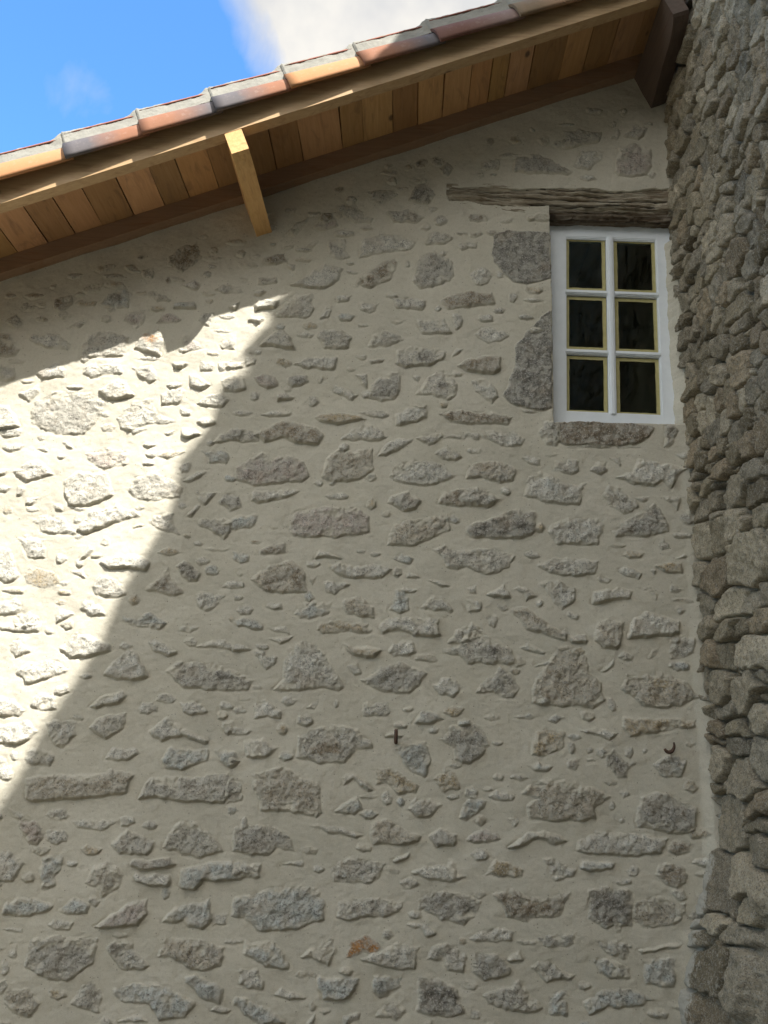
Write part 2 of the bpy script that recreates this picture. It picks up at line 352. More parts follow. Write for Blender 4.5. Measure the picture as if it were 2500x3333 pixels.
# ------------------------------------------------------------------ stones measured on the wall
TILES = {'A': (0, 750), 'B': (760, 450), 'C': (1520, 350), 'D': (760, 1090), 'E': (1520, 1090), 'F': (0, 1390),
         'G': (760, 1730), 'H': (1520, 1730), 'I': (0, 2030), 'K': (0, 2670), 'L': (760, 2370), 'M': (760, 2850),
         'J': (1520, 2370), 'N': (1520, 2850)}
STONES = '''
@A
G2 560 905 620 740 760 715 920 760 880 890
L3 950 840 1010 740 1130 705 1165 800 1130 890
O0 1065 770 100 66 0
C1 715 525 790 450 890 390 940 450 900 555 800 560
D0 820 480 115 50 0
B1 1190 200 1260 140 1400 90 1440 200 1300 290 1200 250
B0 990 192 55 28 0
G0 770 260 90 50 -30
G1 1050 310 90 80 0
B0 1195 365 34 44 0
S1 580 430 640 390 740 390 700 430 620 450
B1 380 560 400 490 500 460 510 520 430 590
G1 200 545 90 70 0
G1 1045 450 1120 430 1200 500 1130 510
L1 1290 400 1380 360 1440 380 1400 430
G1 1520 420 1600 380 1700 390 1720 440 1590 445
C3 1240 520 1390 510 1400 560 1240 555
P1 885 640 900 580 1040 570 1020 650 970 700
P1 1120 660 1170 600 1230 595 1290 640 1220 660
G1 1400 640 1440 600 1530 590 1490 680
G1 120 650 130 80 0
G2 490 695 560 640 605 660 560 695
B2 -40 720 70 750 145 850 100 900 -40 890
L1 175 770 230 740 420 740 500 800 480 850 330 840
G2 -40 960 100 960 110 1040 60 1065 -40 1060
L2 265 1020 360 960 400 945 475 990 460 1040 300 1050
L2 590 975 700 950 860 970 860 1015 720 1030 650 1050 600 1020
L2 945 980 1080 955 1120 1060 1070 1085 980 1040
L3 1215 940 1335 945 1300 975 1260 978
L3 1340 1030 1400 1040 1480 1100 1430 1135 1360 1110
L2 1470 970 80 70 0
L2 1545 940 1670 930 1670 990 1560 1000
L3 530 1115 110 30 0
L2 130 1160 270 1110 290 1130 200 1215
G3 700 1140 820 1070 900 1085 945 1170 860 1195 770 1200
L3 1145 1170 1220 1120 1310 1140 1270 1230 1150 1235
G1 210 1290 260 1210 400 1150 640 1160 770 1220 700 1330 600 1450 400 1440 230 1380
L2 830 1330 930 1220 1070 1200 1130 1300 1250 1350 1200 1370 1060 1370 900 1430 850 1400
L3 -40 1240 60 1250 150 1390 100 1410 -40 1420
Y1 20 1425 120 40 0
L2 1320 1290 80 60 0
L3 1470 1355 140 50 -5
G2 1395 1230 1480 1170 1580 1150 1620 1200 1590 1250 1440 1245
L2 1300 855 60 30 0
P2 1310 740 1380 790 1470 830 1300 870
G2 1550 800 1659 750 1670 850 1580 840
@B
G1 950 380 1130 370 1170 400 1040 470 960 440
D2 1250 435 1300 330 1370 305 1430 400 1380 460 1300 450
G1 1080 530 1250 500 1350 560 1300 600 1150 590
S2 370 690 430 620 520 570 510 610 440 695
P2 570 640 620 540 710 540 740 630 640 660
B1 660 575 110 80 0
G2 790 560 800 490 880 480 930 560 1000 570 980 595 860 600
L1 900 840 920 720 1060 680 1200 690 1300 740 1260 790 1020 820
G2 1375 750 1390 670 1430 660 1560 700 1500 740 1410 755
L2 1480 585 100 60 0
L2 1625 765 70 50 0
B1 1330 180 80 60 0
B1 1100 195 60 40 0
G1 1515 220 80 90 0
B0 760 370 80 50 0
S2 570 755 90 20 -28
S2 400 770 70 25 -15
G1 670 810 680 740 800 730 790 800 830 840 760 870 700 840
B2 205 900 210 850 360 820 380 880 300 900
L2 360 890 430 900 415 945
L3 410 1045 540 970 650 895 780 930 740 1010 650 1075 540 1070 450 1050
B2 880 1040 920 960 1050 880 1150 850 1160 890 1110 1000 960 1070
E2 1280 1040 1290 940 1330 830 1440 800 1560 870 1570 980 1470 1040 1330 1070
L2 830 888 50 22 0
L1 1240 890 30 50 0
S2 75 1000 50 20 0
G1 170 1040 190 990 300 990 310 1030
L3 140 1110 170 1070 230 1090 180 1120
L3 -30 1195 50 1160 10 1220
L3 145 1190 180 1145 320 1150 290 1200 160 1215
L3 110 1290 130 1260 215 1280 180 1310
G2 310 1260 360 1170 420 1120 560 1115 570 1220 520 1280 400 1270
L2 730 1130 840 1120 820 1160 740 1165
G1 625 1280 660 1200 720 1195 680 1270
L2 900 1180 1040 1170 1010 1220 960 1245 900 1220
L2 1130 1140 1260 1130 1370 1160 1340 1225 1160 1205
B2 1470 1150 1590 1100 1700 1080 1840 1110 1850 1180 1700 1200 1530 1220
L2 1555 1250 1630 1260 1620 1330 1580 1360 1560 1330
L2 1280 1270 1350 1300 1500 1290 1550 1390 1340 1390
L1 920 1330 80 16 0
@C
G1 100 440 110 380 240 370 220 440
E2 320 460 350 350 480 340 600 370 740 460 720 478 500 475
S1 550 240 80 60 0
B0 165 245 50 50 0
G2 670 280 690 170 800 160 950 180 930 240 830 260 720 295
L1 760 420 810 310 970 320 950 370 870 440
P2 1050 460 1090 280 1200 260 1305 300 1300 470 1230 485 1070 480
G2 1120 210 1180 130 1280 150 1260 210 1220 235
B1 1075 180 20 60 0
B1 80 785 150 60 0
S1 235 800 320 790 310 820 250 820
S2 500 780 160 60 0
B1 60 895 100 40 0
L2 30 975 90 40 0
J1 180 1040 200 900 280 875 592 888 597 1210 430 1260 330 1240 240 1140
L1 95 1190 150 150 0
L1 330 1340 60 80 0
D1 1510 1080 60 100 0
@D
G2 -85 330 0 290 80 280 75 390 10 400 -60 390
G3 185 70 260 0 330 -40 400 10 430 95 370 100 280 80
G2 590 20 640 -40 760 -30 840 20 820 85 650 95
G2 960 85 1000 0 1080 -30 1220 30 1100 80
G3 1155 200 1170 110 1260 80 1500 110 1490 170 1390 210 1230 230
D0 1350 150 80 60 0
L3 425 210 540 150 740 160 710 245 600 240
Y1 365 190 110 70 0
L2 90 160 165 160 150 200 90 215
L2 -60 200 80 190 60 230 -50 240
L2 970 180 1070 170 1050 190 980 200
L1 905 155 80 40 0
S1 835 245 60 30 0
P2 145 300 200 280 290 300 320 355 240 380 180 350
E2 390 340 400 280 520 285 540 330 480 355 410 360
G1 622 308 24 60 20
L2 865 290 955 280 945 380 910 340
L2 700 400 730 350 880 430 850 465 780 430
E2 965 450 990 350 1060 290 1170 270 1190 350 1140 460 1060 470
G1 1265 290 1325 290 1310 330
G2 1290 425 1380 310 1480 250 1580 310 1585 425 1520 465 1400 430
D0 1490 370 70 40 0
L2 1555 150 1570 95 1630 100 1590 135
B3 1590 215 1640 175 1760 160 1900 150 1890 250 1840 270 1660 250
L3 305 470 320 420 360 410 425 440 410 460
G2 510 490 530 430 600 430 610 480 550 515
L1 150 435 60 60 0
L1 60 550 140 50 0
L2 200 560 300 540 410 545 400 570 260 575
Y3 585 580 640 560 820 565 940 600 880 615 740 630 620 615
G1 890 560 1060 530 1100 570 1060 590
L3 1150 640 1150 570 1230 520 1370 520 1370 590 1290 625 1180 650
B2 1470 570 1560 540 1800 545 1980 580 1960 635 1750 640 1550 620
B3 150 700 290 630 400 615 560 650 650 710 600 775 450 770 350 730 220 760
G1 -40 700 60 660 180 690 170 750 60 760
L2 770 740 840 670 960 640 1060 680 1090 730 1020 750 860 750
L3 1040 860 1080 790 1180 740 1270 740 1200 800 1090 865
G2 1310 740 1440 705 1560 705 1780 690 1740 740 1520 730 1380 780
G2 1425 845 1520 785 1620 870 1580 900 1480 870
P2 15 940 110 890 200 840 400 860 500 900 550 1000 480 1045 270 1050 160 1075 30 1030
Q2 625 1000 660 880 760 820 1000 815 990 960 900 1020 700 1045
L2 1115 1010 1130 940 1260 890 1440 900 1600 1000 1500 1040 1370 1070 1180 1050
L2 710 1052 50 24 -20
L3 125 1170 150 1110 300 1100 490 1110 380 1150 180 1190
L1 740 1145 180 50 0
E3 1100 1190 1120 1140 1230 1125 1340 1180 1290 1235 1210 1250
B2 1455 1200 1480 1120 1640 1090 1780 1100 1900 1170 1830 1210 1600 1220
P2 390 1370 440 1260 600 1225 900 1230 970 1300 960 1400 700 1440 430 1430
C1 -60 1340 20 1290 200 1280 150 1340 100 1370 0 1385
Q2 1110 1397 1140 1350 1270 1310 1520 1280 1530 1390 1400 1440 1280 1500 1100 1490
S1 1080 1275 60 30 0
S1 290 1365 40 20 0
@E
L1 60 0 100 -60 180 -50 290 10 240 45 150 55
J2 600 -172 520 -110 440 -30 350 80 340 200 300 350 260 430 320 490 540 540 602 515
L2 30 330 130 320 190 370 210 440 170 485 120 450 60 400
K2 590 616 690 605 900 605 1200 625 1335 660 1290 740 1180 780 950 790 700 780 620 740
G2 510 690 560 620 640 610 660 700 640 780 560 770
L1 700 795 1000 802 1240 795 900 785
E2 1400 800 1405 630 1450 625 1510 680 1450 790
L1 80 700 180 690 330 690 410 740 390 785 300 795 190 760
L1 50 825 110 40 0
L1 560 855 620 840 640 850 600 862
L1 390 860 450 850 520 880 510 920 430 905
G1 620 960 640 900 790 890 790 960 740 985
E2 885 960 920 920 1010 910 1000 970 950 985
L1 1020 880 1100 865 1090 920
L3 1070 1010 1180 980 1220 890 1400 920 1560 955 1480 1010 1450 1090 1380 1030 1330 1080 1190 1050
L2 1490 850 1590 830 1580 880 1540 885
Q2 0 1020 20 920 150 900 260 900 350 960 330 1030 250 1050 120 1010
D0 255 1010 60 50 0
L2 410 1140 440 1000 520 975 640 1020 760 1080 860 1050 820 1120 800 1200 700 1205 570 1190 490 1155
C0 620 1080 150 60 25
G1 965 1140 1000 1080 1090 1080 1140 1160 1220 1190 1180 1250 1110 1260 1000 1200
L2 1200 1165 1320 1140 1250 1190
L2 1400 1160 1530 1150 1490 1255 1470 1200
G2 -60 1160 0 1090 150 1100 230 1170 150 1220 0 1200
D2 0 1397 -10 1350 120 1330 320 1245 480 1260 480 1390 400 1450 200 1440 30 1430
L2 590 1397 600 1350 760 1300 960 1310 960 1397 920 1480 830 1490 640 1480
E2 1030 1390 1090 1330 1250 1260 1340 1200 1420 1320 1440 1400 1300 1430 1060 1430
D0 1320 1290 120 90 40
G1 1570 1300 120 90 0
@F
L2 60 35 200 60 0
L2 15 150 40 120 180 130 140 160 60 175
L2 265 155 320 130 335 170
L2 440 110 470 100 520 150 480 140
L3 1015 130 1050 110 1100 125 1050 145
L3 1290 10 1380 20 1430 45 1350 75 1300 60
L2 890 0 1050 10 940 50
L2 1175 45 1240 25 1200 55
P1 600 190 760 150 900 180 910 260 740 300 640 250
L3 105 320 200 250 290 235 375 340 290 360 190 390
L3 -40 300 60 305 30 340 -40 345
L2 1020 260 1090 240 1090 270 1020 275
Y1 1120 200 1230 160 1310 180 1200 220
C2 1480 220 1440 170 1560 170 1640 210 1600 260 1490 255
E2 1500 110 1560 50 1680 0 1740 20 1700 90 1600 100
L3 455 380 560 320 760 330 800 480 640 550 500 560 460 450
G1 915 460 950 360 1100 330 1230 380 1300 430 1280 500 1080 520 950 500
G2 1370 455 1530 460 1460 540 1430 540
E1 1560 540 1590 480 1700 470 1720 560 1640 600
L2 1330 630 1400 550 1420 560 1370 635
L2 1310 380 1370 330 1480 300 1440 345 1340 385
L3 550 730 640 600 830 560 990 600 980 640 800 680 620 760
L2 250 680 270 630 440 640 550 760 420 755 290 735
L2 115 790 200 760 310 800 330 920 200 930 160 850
L2 120 490 130 430 180 440 150 490
L2 190 550 200 510 270 510 240 550
L2 360 540 420 560 450 600 400 590
L3 565 940 630 850 660 880 590 930
L2 440 930 80 70 0
G1 1075 690 1110 620 1230 620 1240 710 1280 770 1200 750 1120 720
L2 950 715 980 690 1020 700
E2 1400 690 1440 650 1640 660 1640 740 1590 790 1510 740 1430 710
Y1 1130 890 1200 850 1300 890 1200 915
L3 715 970 830 910 1000 920 1060 960 1050 1020 930 1000 800 1010
L2 520 1030 580 1010 610 1070
L2 -40 850 60 860 100 940 140 1050 50 1100 -40 1060
Y0 170 1050 240 1010 400 1030 430 1110 330 1140 200 1110
L2 665 1130 720 1060 830 1080 900 1190 820 1220 690 1180
B2 1030 1160 1120 1090 1200 1000 1300 1180 1200 1200 1100 1165
D2 1265 990 1310 960 1420 1020 1400 1090 1330 1100
C1 1500 1010 100 80 0
L1 1380 1190 1460 1170 1600 1200 1510 1300 1430 1290
L2 -40 1240 120 1220 170 1300 100 1330 -40 1330
L2 570 1290 600 1230 700 1260 740 1330 640 1340
L2 400 1390 420 1290 520 1330 470 1345
L1 190 1370 200 100 0
C1 860 1390 870 1340 960 1370 1060 1310 1180 1390 1160 1430 1020 1420
L1 1410 825 50 30 0
@G
B2 180 130 270 85 350 95 375 150 290 165 190 160
C1 0 200 0 150 110 160 100 220 40 225
L3 580 185 610 130 680 150 760 190 660 170
S1 40 290 50 50 0
Q2 130 340 200 280 300 230 420 210 490 260 520 430 380 440 230 415
B0 210 400 250 330 330 290 460 260 500 420 440 410 420 340 300 350 260 420
L1 520 310 580 320 560 380
L2 650 250 760 220 850 240 1000 225 1130 260 1060 320 920 330 780 315
G0 940 270 150 70 0
L2 630 360 730 350 830 370 790 400 720 450 660 430
L1 915 140 60 20 0
G1 1010 160 60 30 0
C1 1120 190 1190 160 1280 190 1250 230
L2 1230 330 1240 275 1320 325
G2 1430 130 1500 100 1600 140 1860 120 1990 180 1960 250 1800 310 1660 250 1590 265 1510 250 1490 180
L2 1390 345 1440 350 1540 385 1480 390
L1 30 465 60 40 0
L2 225 530 260 505 340 510 340 545 270 548
C2 430 580 530 510 690 505 680 580 540 620 480 605
Q2 770 540 800 480 900 455 970 520 1005 540 1000 610 900 600 800 580
C2 1110 560 1160 420 1240 410 1245 560 1200 575
L2 1330 540 1430 470 1480 460 1560 570 1450 550 1370 560
C2 0 640 80 615 170 635 210 680 200 700 120 690 20 670
L1 240 680 370 670 390 720 300 710
L2 250 765 420 745 340 795
Y1 600 690 620 650 750 635 950 655 930 715 640 720
L3 1030 680 1080 620 1280 610 1460 620 1465 735 1340 740 1190 700 1060 725
G2 1530 790 1600 700 1700 660 1770 700 1740 770 1620 795
L2 0 790 60 810 120 840 0 850
L1 160 850 210 840 240 890 320 900 290 940 240 980 170 900
L2 290 1120 350 1060 370 900 480 780 600 810 660 900 720 1000 790 1090 740 1130 620 1100 420 1130
Y3 780 800 860 830 920 820 1040 840 990 890 900 885 820 840
L2 1095 860 1130 800 1270 780 1300 850 1230 885 1130 880
G2 1490 870 1500 830 1600 820 1640 730 1720 700 1860 780 1980 830 2020 930 1880 940 1680 935 1620 880
D0 1830 850 120 60 0
L1 800 950 880 940 910 1000 860 1010
E2 905 1060 1050 960 1180 930 1370 1000 1330 1070 1250 1150 1150 1150 1000 1110
L2 1420 1090 1480 1050 1580 1040 1610 1110 1560 1175 1470 1150
L2 150 1325 155 1230 240 1200 340 1290 330 1325 250 1310
L1 530 1250 560 1210 605 1200 570 1260
G1 725 1220 35 60 0
G1 930 1310 930 1220 1090 1210 1110 1280 1060 1310
S2 1240 1265 70 30 -15
C3 1290 1360 1330 1270 1460 1290 1490 1330 1390 1365
D0 1350 1285 40 26 0
L1 80 1192 50 12 0
L1 40 1270 80 40 0
@H
Y2 1110 160 1140 130 1260 150 1240 180 1160 190
L2 1490 190 1540 165 1550 180
G2 490 240 620 190 780 190 930 205 910 300 800 320 600 290
L1 1070 270 1120 240 1240 300 1220 350 1130 310
Y2 1340 250 1400 220 1530 230 1530 290 1420 285
L2 1310 280 1340 270 1330 300
L2 0 400 60 390 70 440 20 430
L3 150 440 270 380 310 470 210 460
L2 340 410 430 390 490 460 430 490 420 440
L2 520 370 650 350 760 400 770 480 690 560 630 500 560 420
L2 0 480 100 500 105 550 0 560
L3 890 510 900 430 1100 400 1170 420 1160 475 1040 475 930 515
S1 1180 410 1300 400 1370 440 1360 490 1280 430
G1 1475 410 80 40 0
G1 120 600 200 600 200 680 150 650
Q2 290 560 380 530 440 560 560 650 700 720 710 775 600 750 430 690 350 610
L3 720 740 850 740 850 790 750 790
Q3 905 770 930 660 1010 620 1110 650 1100 740 1060 830 970 830
L3 1145 765 1180 640 1260 560 1350 590 1500 630 1510 720 1350 740
G1 1440 900 1450 770 1600 750 1600 870 1500 905
S1 1280 870 1370 820 1340 880 1290 900
C2 380 820 430 800 550 860 540 870 450 850
C1 480 960 590 920 610 940
E2 60 1140 130 1060 240 970 320 1020 370 1100 330 1190 250 1180 190 1140
Q2 460 1220 480 1060 560 960 640 830 740 820 850 900 860 1010 950 1080 980 1200 900 1250 620 1240
C2 955 1000 1070 900 1060 940 980 1000
Q2 1100 1110 1130 1010 1240 1030 1380 990 1560 1080 1630 1180 1520 1235 1400 1250 1250 1230 1170 1160
Y0 1380 1080 120 90 40
L1 1030 1230 50 100 -30
C1 330 1320 430 1290 490 1310 420 1330
C1 580 1340 640 1310 690 1325 620 1355
Y2 1100 1390 1120 1330 1300 1325 1640 1345 1600 1385 1300 1430 1150 1450
E2 -175 1480 -110 1385 30 1352 120 1420 160 1520 115 1585 20 1650 -85 1625 -115 1525
@I
L2 -20 0 280 0 270 50 130 55 20 40
L2 60 160 130 110 215 195 120 230
L3 430 170 540 60 640 90 780 140 790 190 630 235 510 240
L2 110 350 200 280 400 260 490 330 350 380 200 420
G1 1000 0 1170 10 1130 40
L1 1270 50 1300 0 1420 20 1350 60
L3 1040 130 1100 110 1200 150 1265 210 1180 220 1090 190
L2 1390 160 1560 110 1659 160 1700 190 1600 175
L3 740 370 780 290 920 180 990 240 1050 380 900 400
G2 1180 340 1260 270 1420 260 1620 320 1800 400 1760 470 1600 470 1300 460 1280 430
D0 1580 370 120 60 20
L2 230 580 260 510 390 490 400 600 300 610
L2 -40 520 60 515 180 610 140 650 -40 650
L3 640 590 720 510 870 480 910 510 850 560 740 570 670 600
L2 975 610 1010 550 1120 590 1110 630 1010 640
L2 1280 560 1450 560 1470 620 1370 655 1300 620
L1 1610 580 100 60 0
L2 330 700 540 690 530 800 450 880 390 870 340 790
G3 640 740 700 660 900 640 900 710 850 760 740 820
L3 -40 740 200 690 270 760 200 820 120 850 -40 860
L3 1060 750 1200 655 1290 740 1470 830 1460 860 1300 790 1140 840
G2 1620 740 80 90 0
G1 180 950 240 870 380 940 350 1000 200 1000
L2 750 960 790 890 960 880 980 920 890 970
C2 1135 970 1200 890 1490 900 1480 970 1290 1040 1180 1030
C3 1540 900 1659 920 1700 980 1640 1025 1580 980
Q3 180 1240 190 1110 300 1080 600 1080 800 1040 940 1070 900 1200 700 1230 230 1260
G3 980 1240 1080 1090 1240 1100 1640 1065 1700 1180 1600 1260 1300 1260 1150 1230
L2 -40 960 40 950 90 1090 60 1105 -40 1080
L1 70 1310 200 1397 120 1397
L1 400 1360 160 80 0
@K
P2 120 0 230 0 320 110 260 170 200 150 130 60
L1 400 110 160 120 0
L1 510 0 830 0 740 70 560 50
G1 1060 30 120 60 0
G2 780 180 900 80 1100 150 1040 240 850 230
G2 1155 190 1220 80 1320 0 1400 10 1520 120 1590 220 1420 270 1330 240
L2 -40 230 60 220 185 300 120 380 100 430 -40 430
C2 290 480 285 270 420 240 440 310 380 400 390 470
Q2 610 440 670 320 780 290 880 380 860 480 720 540 700 470
D3 930 320 950 285 1200 275 1240 310 1170 335 1000 345
L3 940 410 950 370 1200 395 1185 465 1060 455 960 435
C3 1270 440 1280 350 1450 310 1659 290 1850 320 1840 400 1620 420 1450 420 1380 490 1290 480
S1 580 320 50 30 0
C2 20 660 50 590 130 545 380 600 320 650 180 680
C2 410 640 520 550 640 590 620 660 450 660
P3 680 755 830 640 960 570 1050 560 1050 640 980 750 850 760
C3 1160 730 1230 620 1490 570 1500 700 1430 770 1340 760 1310 710
L1 1500 660 1620 660 1600 740 1510 740
L2 350 740 380 700 520 720 480 775 400 770
L1 20 770 160 770 160 800 60 780
L1 50 960 70 870 130 870 100 990
E2 190 1040 220 850 400 820 700 840 640 1010 480 1150 370 1120 250 1080
G2 765 910 800 870 930 880 960 940 1070 1040 1000 1070 850 1050 790 980
D0 820 900 90 50 0
Q2 1130 960 1160 850 1380 840 1600 900 1570 1040 1480 1050 1370 1060 1240 970
D0 1520 920 90 60 0
L1 40 1040 70 120 0
G1 510 1300 560 1200 650 1130 720 1240 700 1370 560 1330
D0 635 1185 90 70 0
Q1 20 1270 60 1200 200 1210 270 1300 220 1390 100 1370
C2 790 1200 900 1170 1180 1190 1380 1310 1330 1397 1130 1410 1060 1300 880 1290
C2 1300 1130 1400 1100 1580 1200 1560 1310 1420 1250 1370 1180
L2 840 1430 1040 1430 960 1380
@L
L1 50 25 140 60 0
L3 80 200 80 100 200 80 310 140 220 210 140 220
G2 450 200 460 60 540 0 700 -10 880 20 970 100 980 140 880 150 800 240 620 250
B0 650 140 260 90 0
S3 1080 60 1190 60 1150 30
C2 1140 150 1200 110 1370 90 1400 210 1355 335 1250 290
L2 -30 210 50 230 -10 280
Y2 1010 390 1020 300 1120 270 1200 340 1320 400 1300 460 1180 460 1080 400
Y1 1420 360 1500 300 1590 330 1590 430 1480 445
L3 780 400 790 330 850 320 990 440 960 445 860 370
Q2 140 340 350 280 600 390 630 600 590 620 440 590 200 580 150 420
L2 -40 360 50 380 50 500 -40 530
C2 720 590 790 520 870 490 910 560 850 620
L1 1090 500 80 80 0
G3 1260 580 1290 490 1480 540 1400 630 1310 630
Q3 980 820 980 660 1090 650 1320 770 1300 800 1150 830
E3 1390 760 1470 720 1590 760 1570 830 1440 840
L2 560 690 700 690 920 760 870 770 700 740
E2 0 870 0 690 280 700 400 760 430 880 300 850 220 910 80 890
L1 350 960 500 940 500 980
L3 1140 940 1240 880 1240 910 1170 945
G1 690 1000 760 940 900 930 1070 970 1020 1060 940 1110 720 1080
L1 80 1000 200 80 0
L2 1260 1030 1380 970 1560 960 1580 1048 1659 1060 1520 1090 1360 1060
@M
C2 -20 280 -10 170 130 130 300 80 590 80 650 170 640 310 420 380 180 390 80 300
G0 200 210 150 120 0
G2 740 290 750 190 870 170 1000 160 1190 190 1180 250 1080 300 900 280 830 310
E1 1320 250 1330 120 1450 105 1600 130 1760 170 1730 280 1640 360 1500 310
L2 1240 340 1340 330 1440 400 1380 430 1310 370
C2 70 560 80 470 300 480 370 570 380 650 230 640 140 580
S2 480 570 600 510 700 440 730 520 680 640 600 600
O0 810 580 820 460 950 430 1040 480 1020 550 900 540
L2 900 590 1180 480 1310 500 1290 650 1200 670 1060 630
G2 1370 600 1410 500 1500 475 1580 520 1659 570 1640 680 1520 660 1480 590
L2 40 770 50 670 160 670 220 740 200 805 100 790
L2 300 840 340 800 500 870 400 875
C3 590 760 600 725 880 735 830 860 740 885 640 870
C2 1000 820 990 710 1190 720 1180 790 1050 860
D1 1305 950 1310 720 1450 730 1600 800 1650 980 1500 1000 1380 990
C2 0 920 20 860 150 900 250 950 370 1040 200 1054 80 990
E1 1020 1000 1060 920 1160 905 1230 960 1180 1010
L1 780 1000 900 960 880 1020 780 1060
S2 560 930 40 60 0
L2 520 1054 590 970 560 1054
@J
Y1 460 190 490 30 560 0 710 20 690 130 560 190
L2 810 15 920 0 1060 40 1010 80 930 50
L1 740 140 50 80 0
G1 870 150 50 50 0
G1 880 225 50 16 0
E1 710 280 720 230 800 225 770 300
C2 430 260 500 245 600 280 560 310 480 300
D1 985 270 1000 190 1050 150 1110 220 1210 250 1150 290 1150 350 1080 350 1040 290
L1 1265 160 30 30 0
S1 1590 110 70 50 0
L2 1320 270 1420 200 1570 220 1540 350 1380 340
L2 160 480 200 440 330 480 310 510 220 510
Q2 400 450 490 380 600 360 720 380 900 430 1010 490 900 560 910 650 640 660 440 640 430 550 500 500
L1 1085 460 1130 435 1160 470 1110 495
L1 1025 555 40 60 0
L1 1105 655 40 30 0
E2 1210 560 1230 500 1330 450 1450 480 1640 570 1620 730 1540 760 1330 710 1210 700
C2 -10 540 60 480 140 510 90 600 0 660 -50 640
L1 290 640 380 640 340 700
P2 0 790 100 720 220 740 240 780 180 800 60 820
G3 310 850 430 740 600 740 720 800 640 830 500 780 390 830
L3 790 880 800 800 920 730 1200 750 1420 790 1390 880 1240 905 1050 900
B1 1435 870 1470 810 1590 810 1580 870 1480 910
Y1 140 1040 200 930 300 960 400 1000 390 1054
G1 540 930 620 920 760 1010 740 1048 600 1048
C3 800 990 820 950 1040 960 1020 990 870 1015
B1 1340 1048 1370 970 1540 980 1560 1100 1500 1130 1380 1100
L1 1180 1010 90 80 0
L2 640 1065 80 30 0
@N
B1 180 130 330 90 430 140 560 170 720 110 700 200 640 300 480 290 420 325 290 290 250 200
D1 855 310 860 100 1010 80 1180 120 1180 360 960 360
Q1 1180 330 1200 190 1350 160 1540 200 1560 270 1480 350 1300 360
L1 30 450 80 400 230 370 340 400 330 460 180 470
E1 490 450 600 420 760 410 760 480 660 510 540 500
G1 920 470 1060 460 1170 490 1130 590 1000 550
S2 1230 530 1530 470 1500 500 1260 540
E2 45 680 60 540 200 550 270 620 300 700 200 725 120 735
L3 280 600 370 540 400 590 300 610
G2 465 660 500 620 590 610 660 680 760 710 700 740 570 745
C2 890 600 980 590 1160 650 1150 720 1030 725 950 680
C1 1260 770 1260 590 1480 590 1460 790
G2 120 850 220 800 310 790 370 740 410 800 530 940 480 970 280 960 150 910
C1 590 990 590 840 720 830 710 1000
L2 840 780 90 50 0
C2 830 900 950 820 1150 800 1330 880 1180 930 1000 930 880 990
L2 1350 980 140 60 0
L1 50 980 100 90 0
'''
TONE = {'L': (.74, .715, .63), 'G': (.60, .57, .49), 'E': (.41, .39, .34), 'D': (.20, .185, .16), 'B': (.31, .25, .175),
        'P': (.53, .455, .40), 'Y': (.52, .42, .265), 'Q': (.54, .48, .375), 'C': (.54, .565, .53), 'S': (.56, .50, .385),
        'O': (.50, .21, .03), 'J': (.25, .24, .215), 'K': (.24, .185, .125)}
REL = {'0': 0.0, '1': 0.005, '2': 0.010, '3': 0.020}

